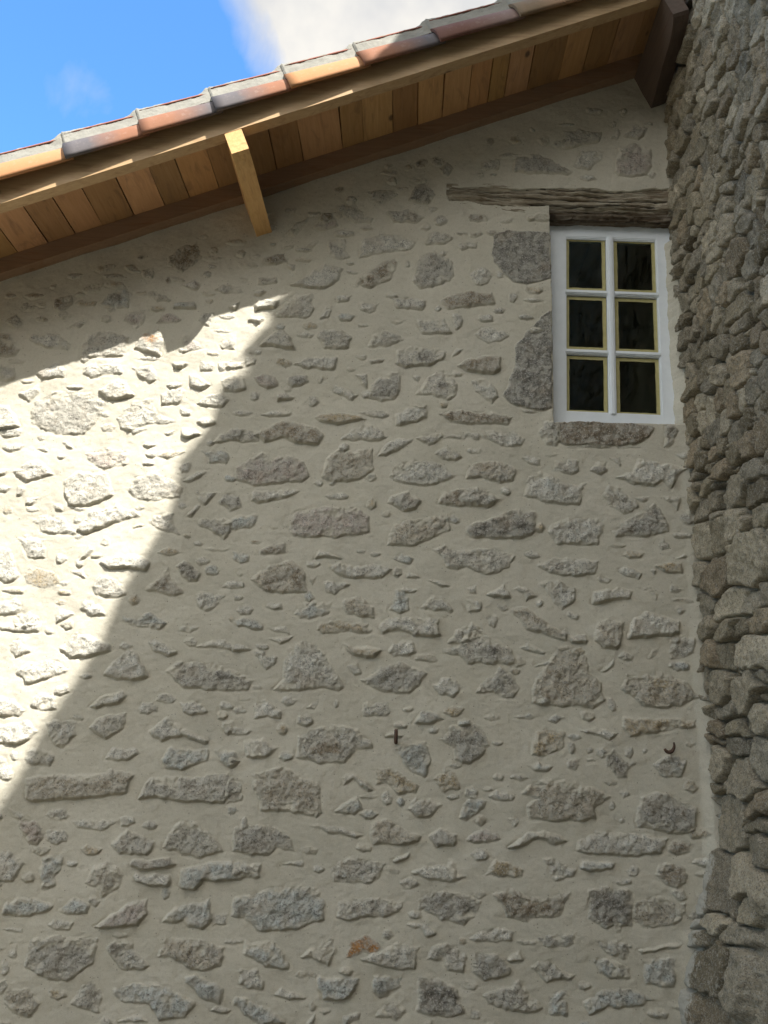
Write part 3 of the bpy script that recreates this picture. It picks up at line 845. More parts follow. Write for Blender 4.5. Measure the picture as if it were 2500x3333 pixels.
def build_facade(parent):
    xs = np.concatenate([np.arange(-5.2, -2.62, .03), np.arange(-2.62, 1.60, .0048)])
    zs = np.concatenate([np.arange(0, .24, .03), np.arange(.24, 6.1, .0048)])
    X, Z = np.meshgrid(xs, zs); X = X.astype(np.float32); Z = Z.astype(np.float32)
    # undulating trowelled mortar
    H = .007*fbm(X, Z, .40, 3, 3) + .0026*fbm(X*.85, Z, .085, 21, 3) + .0008*fbm(X*.8, Z, .020, 33, 3)
    S = np.zeros_like(X); T = np.zeros(X.shape+(3,), np.float32); T[:] = TONE['L']
    wx = .009*fbm(X, Z, .06, 51, 3); wz = .007*fbm(X, Z, .055, 77, 3)
    rough = fbm(X, Z, .045, 91, 5, .62); ridg = 1-np.abs(fbm(X, Z, .030, 131, 4, .6))
    rng = np.random.RandomState(5); t = None
    extra = []
    # unseen stretch to the left of the photograph: more stones of the same kinds
    for k in range(150):
        cx, cz = rng.uniform(-5.1, -2.6), rng.uniform(.15, 4.6)
        w, h = rng.uniform(.06, .20), rng.uniform(.04, .10)
        a = np.linspace(0, 2*np.pi, 7)[:-1]+rng.uniform(0, .8)
        extra.append((rng.choice(list('LLGGECQP'))+'2', np.stack([cx+.5*w*np.cos(a)*rng.uniform(.8, 1.1, 6), cz+.5*h*np.sin(a)*rng.uniform(.8, 1.1, 6)], 1)))
    items = []
    for ln in STONES.strip().splitlines():
        if ln[0] == '@': t = TILES[ln[1]]; continue
        p = ln.split(); v = [float(q) for q in p[1:]]
        if len(v) == 5:
            cx, cy, w, h, an = v; an = math.radians(an); pts = []
            for a in np.linspace(0, 2*math.pi, 9)[:-1]:
                k = 1+rng.uniform(-.16, .16)
                dx, dy = .5*w*math.cos(a)*k, .5*h*math.sin(a)*k
                pts.append((cx+dx*math.cos(an)-dy*math.sin(an), cy+dx*math.sin(an)+dy*math.cos(an)))
        else: pts = list(zip(v[0::2], v[1::2]))
        items.append((p[0], np.array([wallpt(t[0]+a/2.183, t[1]+b/2.183) for a, b in pts])))
    cen = np.array([q.mean(0) for _, q in items]); rad = np.array([max(np.ptp(q[:, 0]), np.ptp(q[:, 1]))/2 for _, q in items])
    fill = []
    for k in range(2600):
        cx, cz = rng.uniform(-2.6, 1.46), rng.uniform(.25, 5.5)
        w, h = rng.uniform(.04, .15), rng.uniform(.022, .060)
        if cz > Z0+SL*cx-.12: continue
        if .1 < cx < 1.6 and 4.62 < cz < 5.0: continue
        if cx > .72 and 3.36 < cz < 4.8: continue
        if (np.hypot((cen[:, 0]-cx), (cen[:, 1]-cz)*1.5) < rad*.92+w*.5).any(): continue
        if any(abs(cx-f[2])*.8 < (w+f[4])*.55 and abs(cz-f[3]) < .045 for f in fill): continue
        a = np.linspace(0, 2*np.pi, 7)[:-1]+rng.uniform(0, .8)
        fill.append((rng.choice(list('SSLLLGYC'))+rng.choice(['1', '1', '2']), np.stack([cx+.5*w*np.cos(a)*rng.uniform(.75, 1.1, 6), cz+.5*h*np.sin(a)*rng.uniform(.75, 1.1, 6)], 1), cx, cz, w))
    items = items+[f[:2] for f in fill]
    for code, Pg in items+extra:
        Pg = Pg.copy()
        x0, z0 = Pg.min(0)-.035; x1, z1 = Pg.max(0)+.035
        i0, i1 = np.searchsorted(xs, (x0, x1)); j0, j1 = np.searchsorted(zs, (z0, z1))
        if i1-i0 < 2 or j1-j0 < 2: continue
        sl = (slice(j0, j1), slice(i0, i1))
        hgt = Pg[:, 1].max()-Pg[:, 1].min(); wid = Pg[:, 0].max()-Pg[:, 0].min(); sz = min(hgt, wid)
        wa = min(1.0, .35+sz/.10)
        x = X[sl]+wx[sl]*wa; z = Z[sl]+wz[sl]*wa
        inside = np.zeros(x.shape, bool); dmin = np.full(x.shape, 9.0, np.float32)
        n = len(Pg)
        for k in range(n):
            ax, az = Pg[k]; bx, bz = Pg[(k+1) % n]
            ex, ez = bx-ax, bz-az; L2 = ex*ex+ez*ez+1e-9
            tt = np.clip(((x-ax)*ex+(z-az)*ez)/L2, 0, 1)
            dmin = np.minimum(dmin, np.hypot(x-ax-tt*ex, z-az-tt*ez))
            c = ((az > z) != (bz > z)) & (x < (bx-ax)*(z-az)/((bz-az) if abs(bz-az) > 1e-9 else 1e-9)+ax)
            inside ^= c
        d = np.where(inside, dmin, -dmin)
        d = d+.003
        soft = .008 if sz < .06 else .012
        cz = Pg[:, 1].mean()
        v = (Z[sl]-cz)/max(hgt, .02)          # -.5 bottom .. .5 top
        tone = code[0]; rel = REL[code[1]]*(.75+.5*rng.rand())*(1.0 if sz > .03 else .75)
        m = sst(-.005, .006, d+.0025*rough[sl])
        # mortar wiped over parts of the stone, mostly at its upper edge
        cover = sst(.1, .9, fbm(X[sl], Z[sl], .07, 400+int(rng.randint(9)), 3)+.55*np.clip(v, 0, .5)*2-.25)
        if tone in 'DOJK' or code[1] == '0': cover = cover*.35
        if tone == 'S': cover = np.maximum(cover, .55)
        core = sst(-.004, .016+.10*sz, d+.010*rough[sl]-.004*ridg[sl])
        if tone in 'JK': core = m*1.1
        cm = m*(.40+.60*core)*(1-.8*cover*sst(.05, .0, d-.03))
        if code[1] == '0':                                   # a stain or dark inclusion
            cm = sst(-.012, .014, d+.012*rough[sl])
            T[sl] = T[sl]*(1-cm[..., None])+np.array(TONE[tone])*cm[..., None]
            if tone != 'O': S[sl] = np.maximum(S[sl], cm*.9)
            else: S[sl] = np.maximum(S[sl], cm)
            continue
        prof = sst(-.003, soft, d)*np.clip(.62-.75*v, .28, 1.05)
        tl = rng.uniform(-.25, .25)*(X[sl]-Pg[:, 0].mean())/max(wid, .03)
        big = min(1.0, sz/.08)
        Hst = rel*(prof*(1+tl)) + m*(.0052*big+.0018)*rough[sl] + m*.0042*big*(ridg[sl]-.6)
        # groove of shade where the mortar stops under the stone
        gr = np.exp(-((d+.004)/.0045)**2)*sst(.1, -.35, v)*(.22*rel+.0008)
        H[sl] = H[sl]+Hst-gr
        col = np.array(TONE[tone])*rng.uniform(.92, 1.1)
        T[sl] = T[sl]*(1-m[..., None])+col*m[..., None]
        S[sl] = np.maximum(S[sl]*(1-m), cm)
    # corner fillet of mortar against the neighbouring wall
    edge = 1.50+.012*fbm(X*0, Z, .3, 611, 3)
    fl = sst(.0, .07, X-edge+.05+.0*Z)
    H = H+.016*fl*sst(3.0, 1.0, Z)+.008*fl
    S = S*(1-sst(-.02, .01, X-edge))
    # slot for the lintel
    top = 4.925+.020*fbm(X, Z*0, .22, 701, 5)-.03*sst(.5, .17, X); bot = np.where(X < .775, 4.800+.035*sst(.42, .17, X)+.012*fbm(X, Z*0, .12, 705, 4), 4.60)
    lx = sst(.165, .20, X+.012*rough)
    lm = lx*sst(.004, -.004, Z-top)*sst(-.004, .004, Z-bot)*(X < 1.56)
    H = H*(1-lm)-.085*lm
    S = S*(1-lm); 
    # window opening
    jx = .782+.004*fbm(X*0, Z, .05, 801, 4)
    om = sst(-.003, .003, X-jx)*sst(.012, -.050, X-1.500+.010*fbm(X*0, Z, .11, 803, 4)+.006*(Z-3.4)*0)
    om = om*sst(-.003, .003, Z-3.412-.004*fbm(X, Z*0, .08, 805, 3))*(Z < 4.735)
    H = H*(1-om)-.088*om
    S = S*(1-sst(.35, .7, om)*(X > 1.3))
    keep = ~((X > .83) & (X < 1.42) & (Z > 3.47) & (Z < 4.66))
    keep &= Z < (Z0+SL*X+.07)
    kf = keep[:-1, :-1] & keep[1:, :-1] & keep[:-1, 1:] & keep[1:, 1:]
    P = np.stack([X, -H, Z], -1)
    return grid_object('wall', P, kf, {'stone': S, 'tint': T}, M_wall, parent)

# ------------------------------------------------------------------ the house
house = empty('stone_house', (0, 0, 0), 'stone house gable with pale lime mortar, wooden eave, clay tiles and small white window', 'house')
facade = build_facade(house)

def beam(bm, x0, x1, y0, y1, o0, o1, seg=.25):
    """rafter running along the roof slope, slightly uneven"""
    n = max(1, int((x1-x0)/seg)); rings = []
    rnd = random.Random(int(y0*1000)); 
    for i in range(n+1):
        x = x0+(x1-x0)*i/n; j = rnd.uniform(-.0012, .0012)
        rings.append([bm.verts.new(rp(x, y, o+j)) for y, o in ((y0, o0), (y1, o0), (y1, o1), (y0, o1))])
    for a, b in zip(rings, rings[1:]):
        for k in range(4): bm.faces.new([a[k], a[(k+1) % 4], b[(k+1) % 4], b[k]])
    bm.faces.new(rings[0][::-1]); bm.faces.new(rings[-1])
XL, XR = -5.4, 1.50
bm = bmesh.new(); beam(bm, XL, XR-.02, -.600, -.530, 0, .16); barge = mesh_object('barge_rafter', bm, M_rafter, house, bevel=.003)
bm = bmesh.new(); beam(bm, XL, XR-.01, -.070, .01, 0, .16); mesh_object('wall_rafter', bm, M_wrafter, house, bevel=.003)
# soffit boards with real gaps
joints = [-2.16, -2.006, -1.848, -1.668, -1.49, -1.346, -1.175, -1.01, -.837, -.677, -.445, -.316, -.142, .006, .154, .313, .432, .532, .675, .869, 1.016, 1.175, 1.328, 1.47]
while joints[0] > XL: joints.insert(0, joints[0]-random.Random(len(joints)).uniform(.14, .18))
bm = bmesh.new(); lay = bm.verts.layers.float_color.new('tint'); rnd = random.Random(7)
for a, b in zip(joints, joints[1:]):
    g0, g1 = rnd.choice([.0012, .002, .005]), rnd.choice([.0012, .002, .004])
    dz = rnd.uniform(-.002, .002); sk = rnd.uniform(-.003, .003)
    q = []
    for y, s in ((-.535, -1), (.0, 1)):
        for xx, oo in ((a+g0+sk*s, .100+dz), (b-g1+sk*s, .100+dz), (b-g1+sk*s, .122+dz), (a+g0+sk*s, .122+dz)):
            q.append(bm.verts.new(rp(xx, y, oo)))
    k = rnd.uniform(.62, 1.12); c = (k, k*rnd.uniform(.93, 1.03), k*rnd.uniform(.9, 1.25), 1)
    for v in q: v[lay] = c
    for f in ((0, 1, 2, 3), (7, 6, 5, 4), (0, 4, 5, 1), (1, 5, 6, 2), (2, 6, 7, 3), (3, 7, 4, 0)): bm.faces.new([q[i] for i in f])
mesh_object('soffit', bm, M_soffit, house)

# purlin ends carrying the barge rafter
def bracket_mesh():
    bm = bmesh.new()
    # profile (y, depth below rafters); rotated with the roof pitch
    prof = [(-.598, .0005), (-.5985, .02), (-.599, .138), (-.585, .152), (-.555, .168), (-.51, .183), (-.45, .194), (-.38, .201), (-.30, .207), (-.15, .228), (.10, .262), (.10, .0005)]
    w = .096
    A = []; B = []
    for y, d in prof:
        A.append(bm.verts.new(Vector((SN*d, y, -CS*d)))); B.append(bm.verts.new(Vector((SN*d+w*CS, y, -CS*d+w*SN))))
    n = len(prof)
    for i in range(n): bm.faces.new([A[i], A[(i+1) % n], B[(i+1) % n], B[i]])
    bm.faces.new(A[::-1]); bm.faces.new(B)
    return bm
px = -1.069
br = mesh_object('purlin_end', bracket_mesh(), M_bracket, house, bevel=.0022)
br.location = rp(px, 0, -.001); br['label'] = 'lit purlin end under the middle of the eave'
br2 = br.copy(); br2.data = br.data.copy(); br2.data.materials[0] = wood_material('purlin end with shade in its colour', (.085, .062, .050), (.125, .09, .07), (.08, .04, .03), 'Y', .55); COL.objects.link(br2); br2.parent = house; br2.location = rp(px+2.392, 0, -.001)  # same timber, with the shade of the upper right put into its colour
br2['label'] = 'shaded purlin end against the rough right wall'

# roof covering behind the verge (not seen from below, but there)
def roof_mesh():
    xs = np.arange(-5.6, 1.52, .03); ys = np.arange(-.56, 3.4, .02)
    U, V = np.meshgrid(xs, ys)
    cyc = (U % .42)/.42
    off = .24+.055*np.abs(np.sin(V*math.pi/.22))**.7+.022*(1-cyc)
    P = np.stack([U-SN*off, V, Z0+SL*U+CS*off], -1)
    return P, np.ones((len(ys)-1, len(xs)-1), bool)
def tile_material(name, c0, c1, at=.5, soft=.15):
    M = MatB(name, .75, .25)
    x = M.n('ShaderNodeSeparateXYZ'); M.l(M.tc.outputs['Object'], x.inputs[0])
    v = M.math('ADD', x.outputs[0], M.math('MULTIPLY', M.math('SUBTRACT', M.noise(9, 4, .6), .5), .14))
    c = M.mix(M.ramp(v, [(max(0, at-soft), 0.0), (at+soft, 1.0)]), c0, c1)
    c = M.mix(M.ramp(M.noise(26, 5, .7), [(.55, 0.0), (.75, .22)]), c, (.46, .40, .34))
    c = M.mix(M.ramp(M.noise(60, 4, .7), [(.28, .45), (.4, 0.0)]), c, tuple(q*.6 for q in c0))
    M.color(c); M.bump(M.noise(90, 5, .7), .25, .003); return M.m
OR, SA, GY, RD, TN = (.40, .195, .085), (.25, .115, .065), (.11, .099, .102), (.15, .07, .05), (.20, .14, .085)
tm = {'orange': tile_material('orange clay tile', OR, (.43, .225, .11), .25, .2),
      'grey_salmon': tile_material('clay tile flamed grey below', GY, SA, .22, .09),
      'salmon_grey': tile_material('clay tile flamed grey above', SA, GY, .27, .1),
      'red': tile_material('red brown clay tile', RD, (.22, .15, .13), .28, .12),
      'tan': tile_material('tan clay tile', TN, (.36, .22, .13), .2, .1)}
M_roof = tile_material('mixed clay roof tiles', (.42, .22, .13), (.48, .28, .15), .5, .3)
Pr, kr = roof_mesh()
roof = grid_object('roof', Pr, kr, {}, M_roof, house)
def verge_tile(length, mat, g=0.0):
    """half-round tile: wide at its lower end (local x=0), narrowing up the slope. local axes: x along slope, y out, z roof normal"""
    bm = bmesh.new(); rows = []
    nx, na = 8, 14
    for i in range(nx+1):
        s = i/nx; x = -.006+length*s
        yout = -.681+.026*s+g; bot = .085+.007*s; top = .262-.012*s; th = .018
        cyy = yout+.085; row = []
        outer, inner = [], []
        for k in range(na+1):
            a = k/na                         # 0 bottom outer edge .. 1 over the crown
            ang = math.pi*(1.02-.62*a)
            hh = top-bot
            yy = cyy+.088*math.cos(ang); zz = bot+.0+hh*1.02*math.sin(math.pi*.5*min(1, a*1.02))
            zz = bot+hh*(1-(1-a)**1.55)
            outer.append((x, yy, zz)); inner.append((x, yy+th*.95, zz-th*.45*a))
        rows.append([bm.verts.new(p) for p in outer+inner[::-1]])
    m = len(rows[0])
    for a, b in zip(rows, rows[1:]):
        for k in range(m): bm.faces.new([a[k], a[(k+1) % m], b[(k+1) % m], b[k]])
    for r, fl in ((rows[0], 1), (rows[-1], 0)):
        h = m//2
        for k in range(h-1):
            q = [r[k], r[k+1], r[m-2-k], r[m-1-k]]; bm.faces.new(q)
    return bm
tj = [-3.79, -3.40, -3.01, -2.62, -2.227, -1.836, -1.445, -1.064, -.675, -.285, .121, .556, .975, 1.40]
kinds = ['orange', 'grey_salmon', 'orange', 'salmon_grey', 'orange', 'grey_salmon', 'salmon_grey', 'grey_salmon', 'orange', 'salmon_grey', 'red', 'tan', 'red']
rot = Matrix.Rotation(-math.atan(SL), 4, 'Y')
tlabels = {'orange': 'orange verge tile', 'grey_salmon': 'verge tile flamed grey at its lower end', 'salmon_grey': 'salmon verge tile turning grey at its upper end', 'red': 'dark red verge tile', 'tan': 'tan verge tile'}
for a, b, k in zip(tj, tj[1:], kinds):
    L = (b-a)/CS+(.035 if b < 1.3 else 0)
    o = mesh_object('verge_tile', verge_tile(L, None), tm[k], roof, smooth=False)
    for p in o.data.polygons: p.use_smooth = abs(p.normal.x) < .6
    o.matrix_local = Matrix.Translation(rp(a, 0, 0)) @ rot
    o['label'] = tlabels[k]
# mortar bedding between the verge tiles and the cover tiles, stepped at each joint
xs = np.arange(tj[0], 1.46, .006); na = 16
vv = np.linspace(0, 1, na)
U, V = np.meshgrid(xs, vv)
tjn = np.array(tj); idx = np.clip(np.searchsorted(tjn, xs, side='right')-1, 0, len(tj)-2)
s_ = (xs-tjn[idx])/(tjn[idx+1]-tjn[idx])
nxt = sst(.80, 1.0, s_)
stepo = -.022*s_+.022*nxt*s_+ .012*np.exp(-((s_-.97)/.05)**2) + .012*np.exp(-((s_+.03)/.05)**2)
yb = -.612-.012*(1-s_); off0 = .214-.0*s_
off1 = .318+stepo
OFF = off0+(off1-off0)*V + .0*U
Y = yb+.022*V+.003*fbm(U, V*.1, .07, 905, 3)+.0012*fbm(U, V*.1, .012, 925, 3)
OFF = OFF+.003*fbm(U, V*.1+3, .04, 945, 3)*V
P = np.stack([U-SN*OFF, Y, Z0+SL*U+CS*OFF], -1)
back = P[-1:].copy(); back[..., 1] += .16
P = np.concatenate([P, back], 0)
grid_object('mortar_bedding', P, np.ones((P.shape[0]-1, P.shape[1]-1), bool), {}, M_bedding, roof)
# cover tiles on the bedding: their thin red rim shows against the sky
M_cover = tile_material('red cover tile', (.26, .10, .07), (.28, .12, .09), .3, .2)
for i, (a, b) in enumerate(zip(tj, tj[1:])):
    bm = bmesh.new(); rows = []
    L = (b-a)/CS+.03
    for q in range(5):
        s = q/4; x = L*s+.01; sub = []
        for k in range(9):
            an = math.pi*(1-k/8)
            ww = .098-.012*s
            sub.append((x, -.520+ww*math.cos(an)*.9, .300-.019*s+.036*math.sin(an)))
        inn = [(x, y*1.0+(.012 if k < 4 else -.012 if k > 4 else 0), z-.011*math.sin(math.pi*(1-k/8))) for k, (x, y, z) in enumerate(sub)]
        rows.append([bm.verts.new(p) for p in sub+inn[::-1]])
    m = 18
    for A, B in zip(rows, rows[1:]):
        for k in range(m): bm.faces.new([A[k], A[(k+1) % m], B[(k+1) % m], B[k]])
    for r in (rows[0], rows[-1]):
        for k in range(8): bm.faces.new([r[k], r[k+1], r[m-2-k], r[m-1-k]])
    o = mesh_object('cover_tile', bm, M_cover, roof)
    for p in o.data.polygons: p.use_smooth = abs(p.normal.x) < .6
    o.matrix_local = Matrix.Translation(rp(a, 0, 0)) @ rot
# deck under the tiles closing the eave from above
bm = bmesh.new(); beam(bm, XL, XR-.01, -.598, 3.3, .162, .20); mesh_object('roof_deck', bm, M_wrafter, house)

# lintel
def lintel():
    xs = np.arange(.155, 1.56, .005)
    # profile round the beam: top back -> top front -> front -> bottom front -> bottom back
    n1, n2, n3 = 8, 46, 26
    U = []; kind = []
    prof = [(.10, 1.0)]*0
    ys = np.concatenate([np.linspace(.10, .0, n1), np.zeros(n2), np.linspace(0, .16, n3)])
    vs = np.concatenate([np.ones(n1), np.linspace(1, 0, n2), np.zeros(n3)])
    X, V = np.meshgrid(xs, vs); Yb = np.repeat(ys[:, None], len(xs), 1)
    zt = 4.945-.010*(X-.8)+.006*fbm(X, X*0, .12, 71, 3)
    zb = 4.712-.010*(X-.8)+.007*fbm(X, X*0, .15, 73, 4)+.09*sst(.75, .2, X)
    Zz = zb+(zt-zb)*V
    arc = np.cumsum(np.concatenate([[0], np.hypot(np.diff(ys), np.diff(vs)*.23)]))
    A = np.repeat(arc[:, None], len(xs), 1)
    g = fbm(X*.09, A+.010*fbm(X, A, .2, 75, 2), .016, 81, 4, .65)
    big = fbm(X*.35, A, .07, 85, 3)
    crack = np.zeros_like(X)
    for (c0, amp, w, d, xa, xb) in ((.58, .010, .0032, .022, .17, 1.56), (.70, .008, .0026, .013, .3, 1.2), (.44, .012, .003, .014, .6, 1.5), (.83, .008, .0025, .012, .5, 1.5), (.30, .01, .003, .012, .8, 1.3)):
        zc = c0+.05*(0)+amp*4*fbm(X*.5, X*0, .2, int(c0*1000), 4)
        crack += d*np.exp(-(((V-zc)*.23)/w)**2)*sst(xa, xa+.1, X)*sst(xb, xb-.1, X)*(Yb < .005)
    disp = .012*g+.012*big-1.6*crack
    # eaten-away lower arris
    low = sst(.26, .10, V)*(X > .7)
    disp = disp-.024*sst(.42+.06*fbm(X, X*0, .2, 99, 3), .36, V)*(X > .75)*(Yb < .01)-.020*low*(Yb < .01)*sst(.5, -.3, fbm(X*.6, A, .05, 95, 4))
    rnd_ = .012*np.exp(-((V-1)/.08)**2)*(Yb < .005)+.014*np.exp(-(V/.07)**2)*(Yb < .005)
    Yy = np.where(Yb < .005, .006-disp+rnd_, Yb+.004)
    Zz = Zz+np.where(Yb >= .005, (.004*g+.003*big)*np.where(V > .5, 1, 1), 0)
    P = np.stack([X, Yy, Zz], -1)
    lo = np.clip(sst(.37+.05*fbm(X, X*0, .2, 99, 3), .28, V)*(X > .74)*.75+(Yb > .012)*.25, 0, 1)
    return grid_object('lintel', P, np.ones((P.shape[0]-1, P.shape[1]-1), bool), {'low': lo, 'crack': np.clip(crack/.011, 0, 1)**1.5*.95*(Yb < .005)}, M_lintel, house, flip=True)
lt = lintel(); lt['label'] = 'cracked weathered oak lintel'

# ------------------------------------------------------------------ window
YF = .070
WR = Matrix.Translation((.785, YF, 3.425)) @ Matrix.Rotation(math.radians(1.1), 4, 'Y')
# local: x right, y inward, z up ; opening .72 wide, 1.30 high
bm = bmesh.new()
box(bm, -.03, .070, 0, .06, -.02, 1.32, WR)                  # left stile
box(bm, .617, .735, 0, .06, -.02, 1.32, WR)                  # right stile
box(bm, .070, .617, .0015, .06, 1.218, 1.32, WR)               # head
box(bm, .070, .617, .0015, .06, -.02, .073, WR)               # bottom rail
box(bm, .702, .733, -.006, .0, -.018, 1.30, WR); box(bm, -.03, .701, -.004, .0, -.018, .022, WR)
window = mesh_object('window', bm, M_paint, house, bevel=.0025)
window['label'] = 'small white six-pane window with masking tape on its glass'
RV = window
PX = [(.070, .317), (.360, .617)]
PX = [(.072, .316), (.360, .612)]
PZ = [(.073, .435), (.470, .822), (.858, 1.218)]
# rebate moulding round the sash opening and glazing bars
def bar(name, segs, lab=None):
    bm = bmesh.new()
    for s in segs: box(bm, *s, WR)
    o = mesh_object(name, bm, M_paint, RV, bevel=.002)
    return o
bar('muntin', [(.321, .355, -.004, .05, .07, 1.22), (.3155, .3605, .006, .05, .07, 1.22), (.330, .346, -.010, .0, .07, 1.22)])
for z0, z1 in ((.435, .470), (.822, .858)):
    for xa, xb in ((.070, .3155), (.3605, .617)):
        bar('muntin', [(xa, xb, .006, .05, z0+.0005, z1-.0005), (xa, xb, -.001, .05, z0+.006, z1-.006), (xa, xb, -.006, .01, z0+.012, z1-.012)])
bar('glazing_bead', [(.068, .078, .004, .05, .073, 1.218), (.609, .619, .004, .05, .073, 1.218), (.078, .609, .004, .05, 1.210, 1.2195), (.078, .609, .004, .05, .0715, .080),
                     (.0785, .6085, .008, .05, 1.203, 1.2095)])
rnd = random.Random(11)
for (xa, xb) in PX:
    for (z0, z1) in PZ:
        bm = bmesh.new(); box(bm, xa+.002, xb-.002, .020, .024, z0+.002, z1-.002, WR)
        pane = mesh_object('pane', bm, M_glass, RV)
        bm = bmesh.new(); t = .018
        def strip(x0, x1, q0, q1, y):
            n = 10; j = lambda: rnd.uniform(-.0012, .0012)
            lo, hi = [], []
            horiz = (x1-x0) > (q1-q0)
            for k in range(n+1):
                s = k/n
                if horiz: a, b = (x0+(x1-x0)*s, q0+j()), (x0+(x1-x0)*s, q1+j())
                else: a, b = (x0+j(), q0+(q1-q0)*s), (x1+j(), q0+(q1-q0)*s)
                lo.append(bm.verts.new(WR @ Vector((a[0], y, a[1])))); hi.append(bm.verts.new(WR @ Vector((b[0], y, b[1]))))
            for k in range(n): bm.faces.new([lo[k], lo[k+1], hi[k+1], hi[k]])
        strip(xa+.003, xa+.006+t, z0+.004, z1-.004, .0190); strip(xb-.006-t, xb-.003, z0+.004, z1-.004, .0190)
        strip(xa+.005, xb-.005, z1-.006-t, z1-.004, .0184); strip(xa+.005, xb-.005, z0+.004, z0+.006+t*.8, .0184)
        mesh_object('masking_tape', bm, M_tape, RV)
# room behind
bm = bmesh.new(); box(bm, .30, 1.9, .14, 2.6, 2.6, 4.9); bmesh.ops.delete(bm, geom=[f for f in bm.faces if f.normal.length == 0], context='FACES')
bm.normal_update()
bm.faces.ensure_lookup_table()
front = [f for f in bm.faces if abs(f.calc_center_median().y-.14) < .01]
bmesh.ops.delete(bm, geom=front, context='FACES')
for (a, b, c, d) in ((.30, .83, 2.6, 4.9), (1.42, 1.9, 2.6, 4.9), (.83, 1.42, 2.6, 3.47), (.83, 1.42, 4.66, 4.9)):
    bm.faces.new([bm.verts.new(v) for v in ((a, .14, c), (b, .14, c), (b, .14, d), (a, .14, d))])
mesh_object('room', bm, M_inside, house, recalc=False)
# closed body of the house behind the gable
bm = bmesh.new()
pr = [(-5.2, 0, 0), (-5.2, 0, Z0-SL*5.2+.14), (1.5, 0, Z0+SL*1.5+.14), (1.5, 0, 0)]
prism(bm, pr, [(0, .16, 0), (0, 3.2, 0)])
bm.faces.ensure_lookup_table()
fr = [f for f in bm.faces if all(abs(v.co.y-.16) < .001 for v in f.verts)]
bmesh.ops.delete(bm, geom=fr, context='FACES')
mesh_object('side_wall', bm, flat_mat('house render', (.46, .41, .31), (.54, .49, .38), 3, .95), house)

# ------------------------------------------------------------------ iron pins
def tube(bm, pts, rad, seg=10, caps=True):
    rings = []; pts = [Vector(p) for p in pts]
    for i, p in enumerate(pts):
        t = (pts[min(i+1, len(pts)-1)]-pts[max(i-1, 0)]).normalized()
        a = t.cross(Vector((.31, .2, .93))).normalized()
        if a.length < .1: a = t.cross(Vector((1, 0, 0))).normalized()
        b = t.cross(a); r = rad[i] if isinstance(rad, (list, tuple)) else rad
        rings.append([bm.verts.new(p+a*r*math.cos(q)+b*r*math.sin(q)) for q in [2*math.pi*k/seg for k in range(seg)]])
    for A, B in zip(rings, rings[1:]):
        for k in range(seg): bm.faces.new([A[k], A[(k+1) % seg], B[(k+1) % seg], B[k]])
    if caps: bm.faces.new(rings[0][::-1]); bm.faces.new(rings[-1])
hx, hz = wallpt(760+1155/2.183, 2370+60/2.183, -.04)
bm = bmesh.new()
tube(bm, [(0, .06, -.030), (0, .0, -.029), (0, -.022, -.029), (0, -.036, -.026), (0, -.041, -.015), (0, -.042, 0), (0, -.042, .022), (0, -.042, .036)],
     [.008, .0085, .009, .010, .0102, .010, .0098, .0085])
pin = mesh_object('hinge_pin', bm, M_iron, None, smooth=True); pin.location = (hx, 0, hz)
tag(pin, 'short upright rusty iron hinge pin low on the mortared wall, left of the two', 'hinge pin', 'iron fixings in the wall')
kx, kz = wallpt(1520+1440/2.183, 2370+135/2.183, -.05)
bm = bmesh.new(); pts = []; rr = []
for k in range(13):
    a = math.radians(200+k*15.5)
    pts.append((.024*math.cos(a)*1.0, -.048-.006*math.sin(a), .026*math.sin(a)+(.012*(k/12)**2))); rr.append(.0042+.0052*math.sin(math.pi*min(1, (k+2.2)/14)))
tube(bm, pts, rr)
tube(bm, [(.018, .06, -.020), (.017, -.01, -.020), (.014, -.046, -.018)], [.007, .0075, .0085])
hook = mesh_object('iron_hook', bm, M_iron, None, smooth=True); hook.location = (kx, 0, kz)
tag(hook, 'dark curled iron hook on the mortared wall near the rough corner, right of the two', 'hook', 'iron fixings in the wall')

# ------------------------------------------------------------------ neighbouring rough stone building
R1 = '430,60,90,120 560,60,150,140 470,170,130,110 520,350,210,200 560,210,130,90 710,220,170,260 900,240,200,200 880,60,120,150 740,50,120,100 480,630,170,300 640,610,140,280 760,520,110,250 850,780,330,420 930,460,180,200 835,480,70,120 560,500,70,50 600,920,220,270 440,930,90,200 500,1160,130,200 690,1160,250,220 875,1150,140,240 970,1080,80,180 520,1350,110,150 650,1350,170,170 790,1340,90,90 920,1290,180,200 870,1530,290,290 660,1560,150,240 540,1540,130,180 510,1760,50,200 630,1800,200,280 830,1850,250,330 780,1700,90,60 940,1720,80,120 660,2000,300,130 590,2120,140,130 740,2140,160,120 850,2130,110,110 930,2050,110,250 670,2100,60,30 940,1900,80,140'
R2 = '570,20,120,60 730,80,200,140 880,170,150,330 600,210,170,280 740,320,260,320 520,170,60,150 530,290,60,80 560,390,110,100 520,470,60,100 690,660,290,470 880,570,150,150 870,690,170,150 900,880,150,300 510,970,140,210 660,1150,260,500 850,1080,250,350 520,1360,110,250 700,1420,150,200 470,1600,150,300 620,1600,300,250 900,1300,100,300 890,1870,140,450 850,1530,180,150 700,1750,300,400 430,1900,250,300 370,1880,60,150 290,2040,60,200 500,2100,400,250'
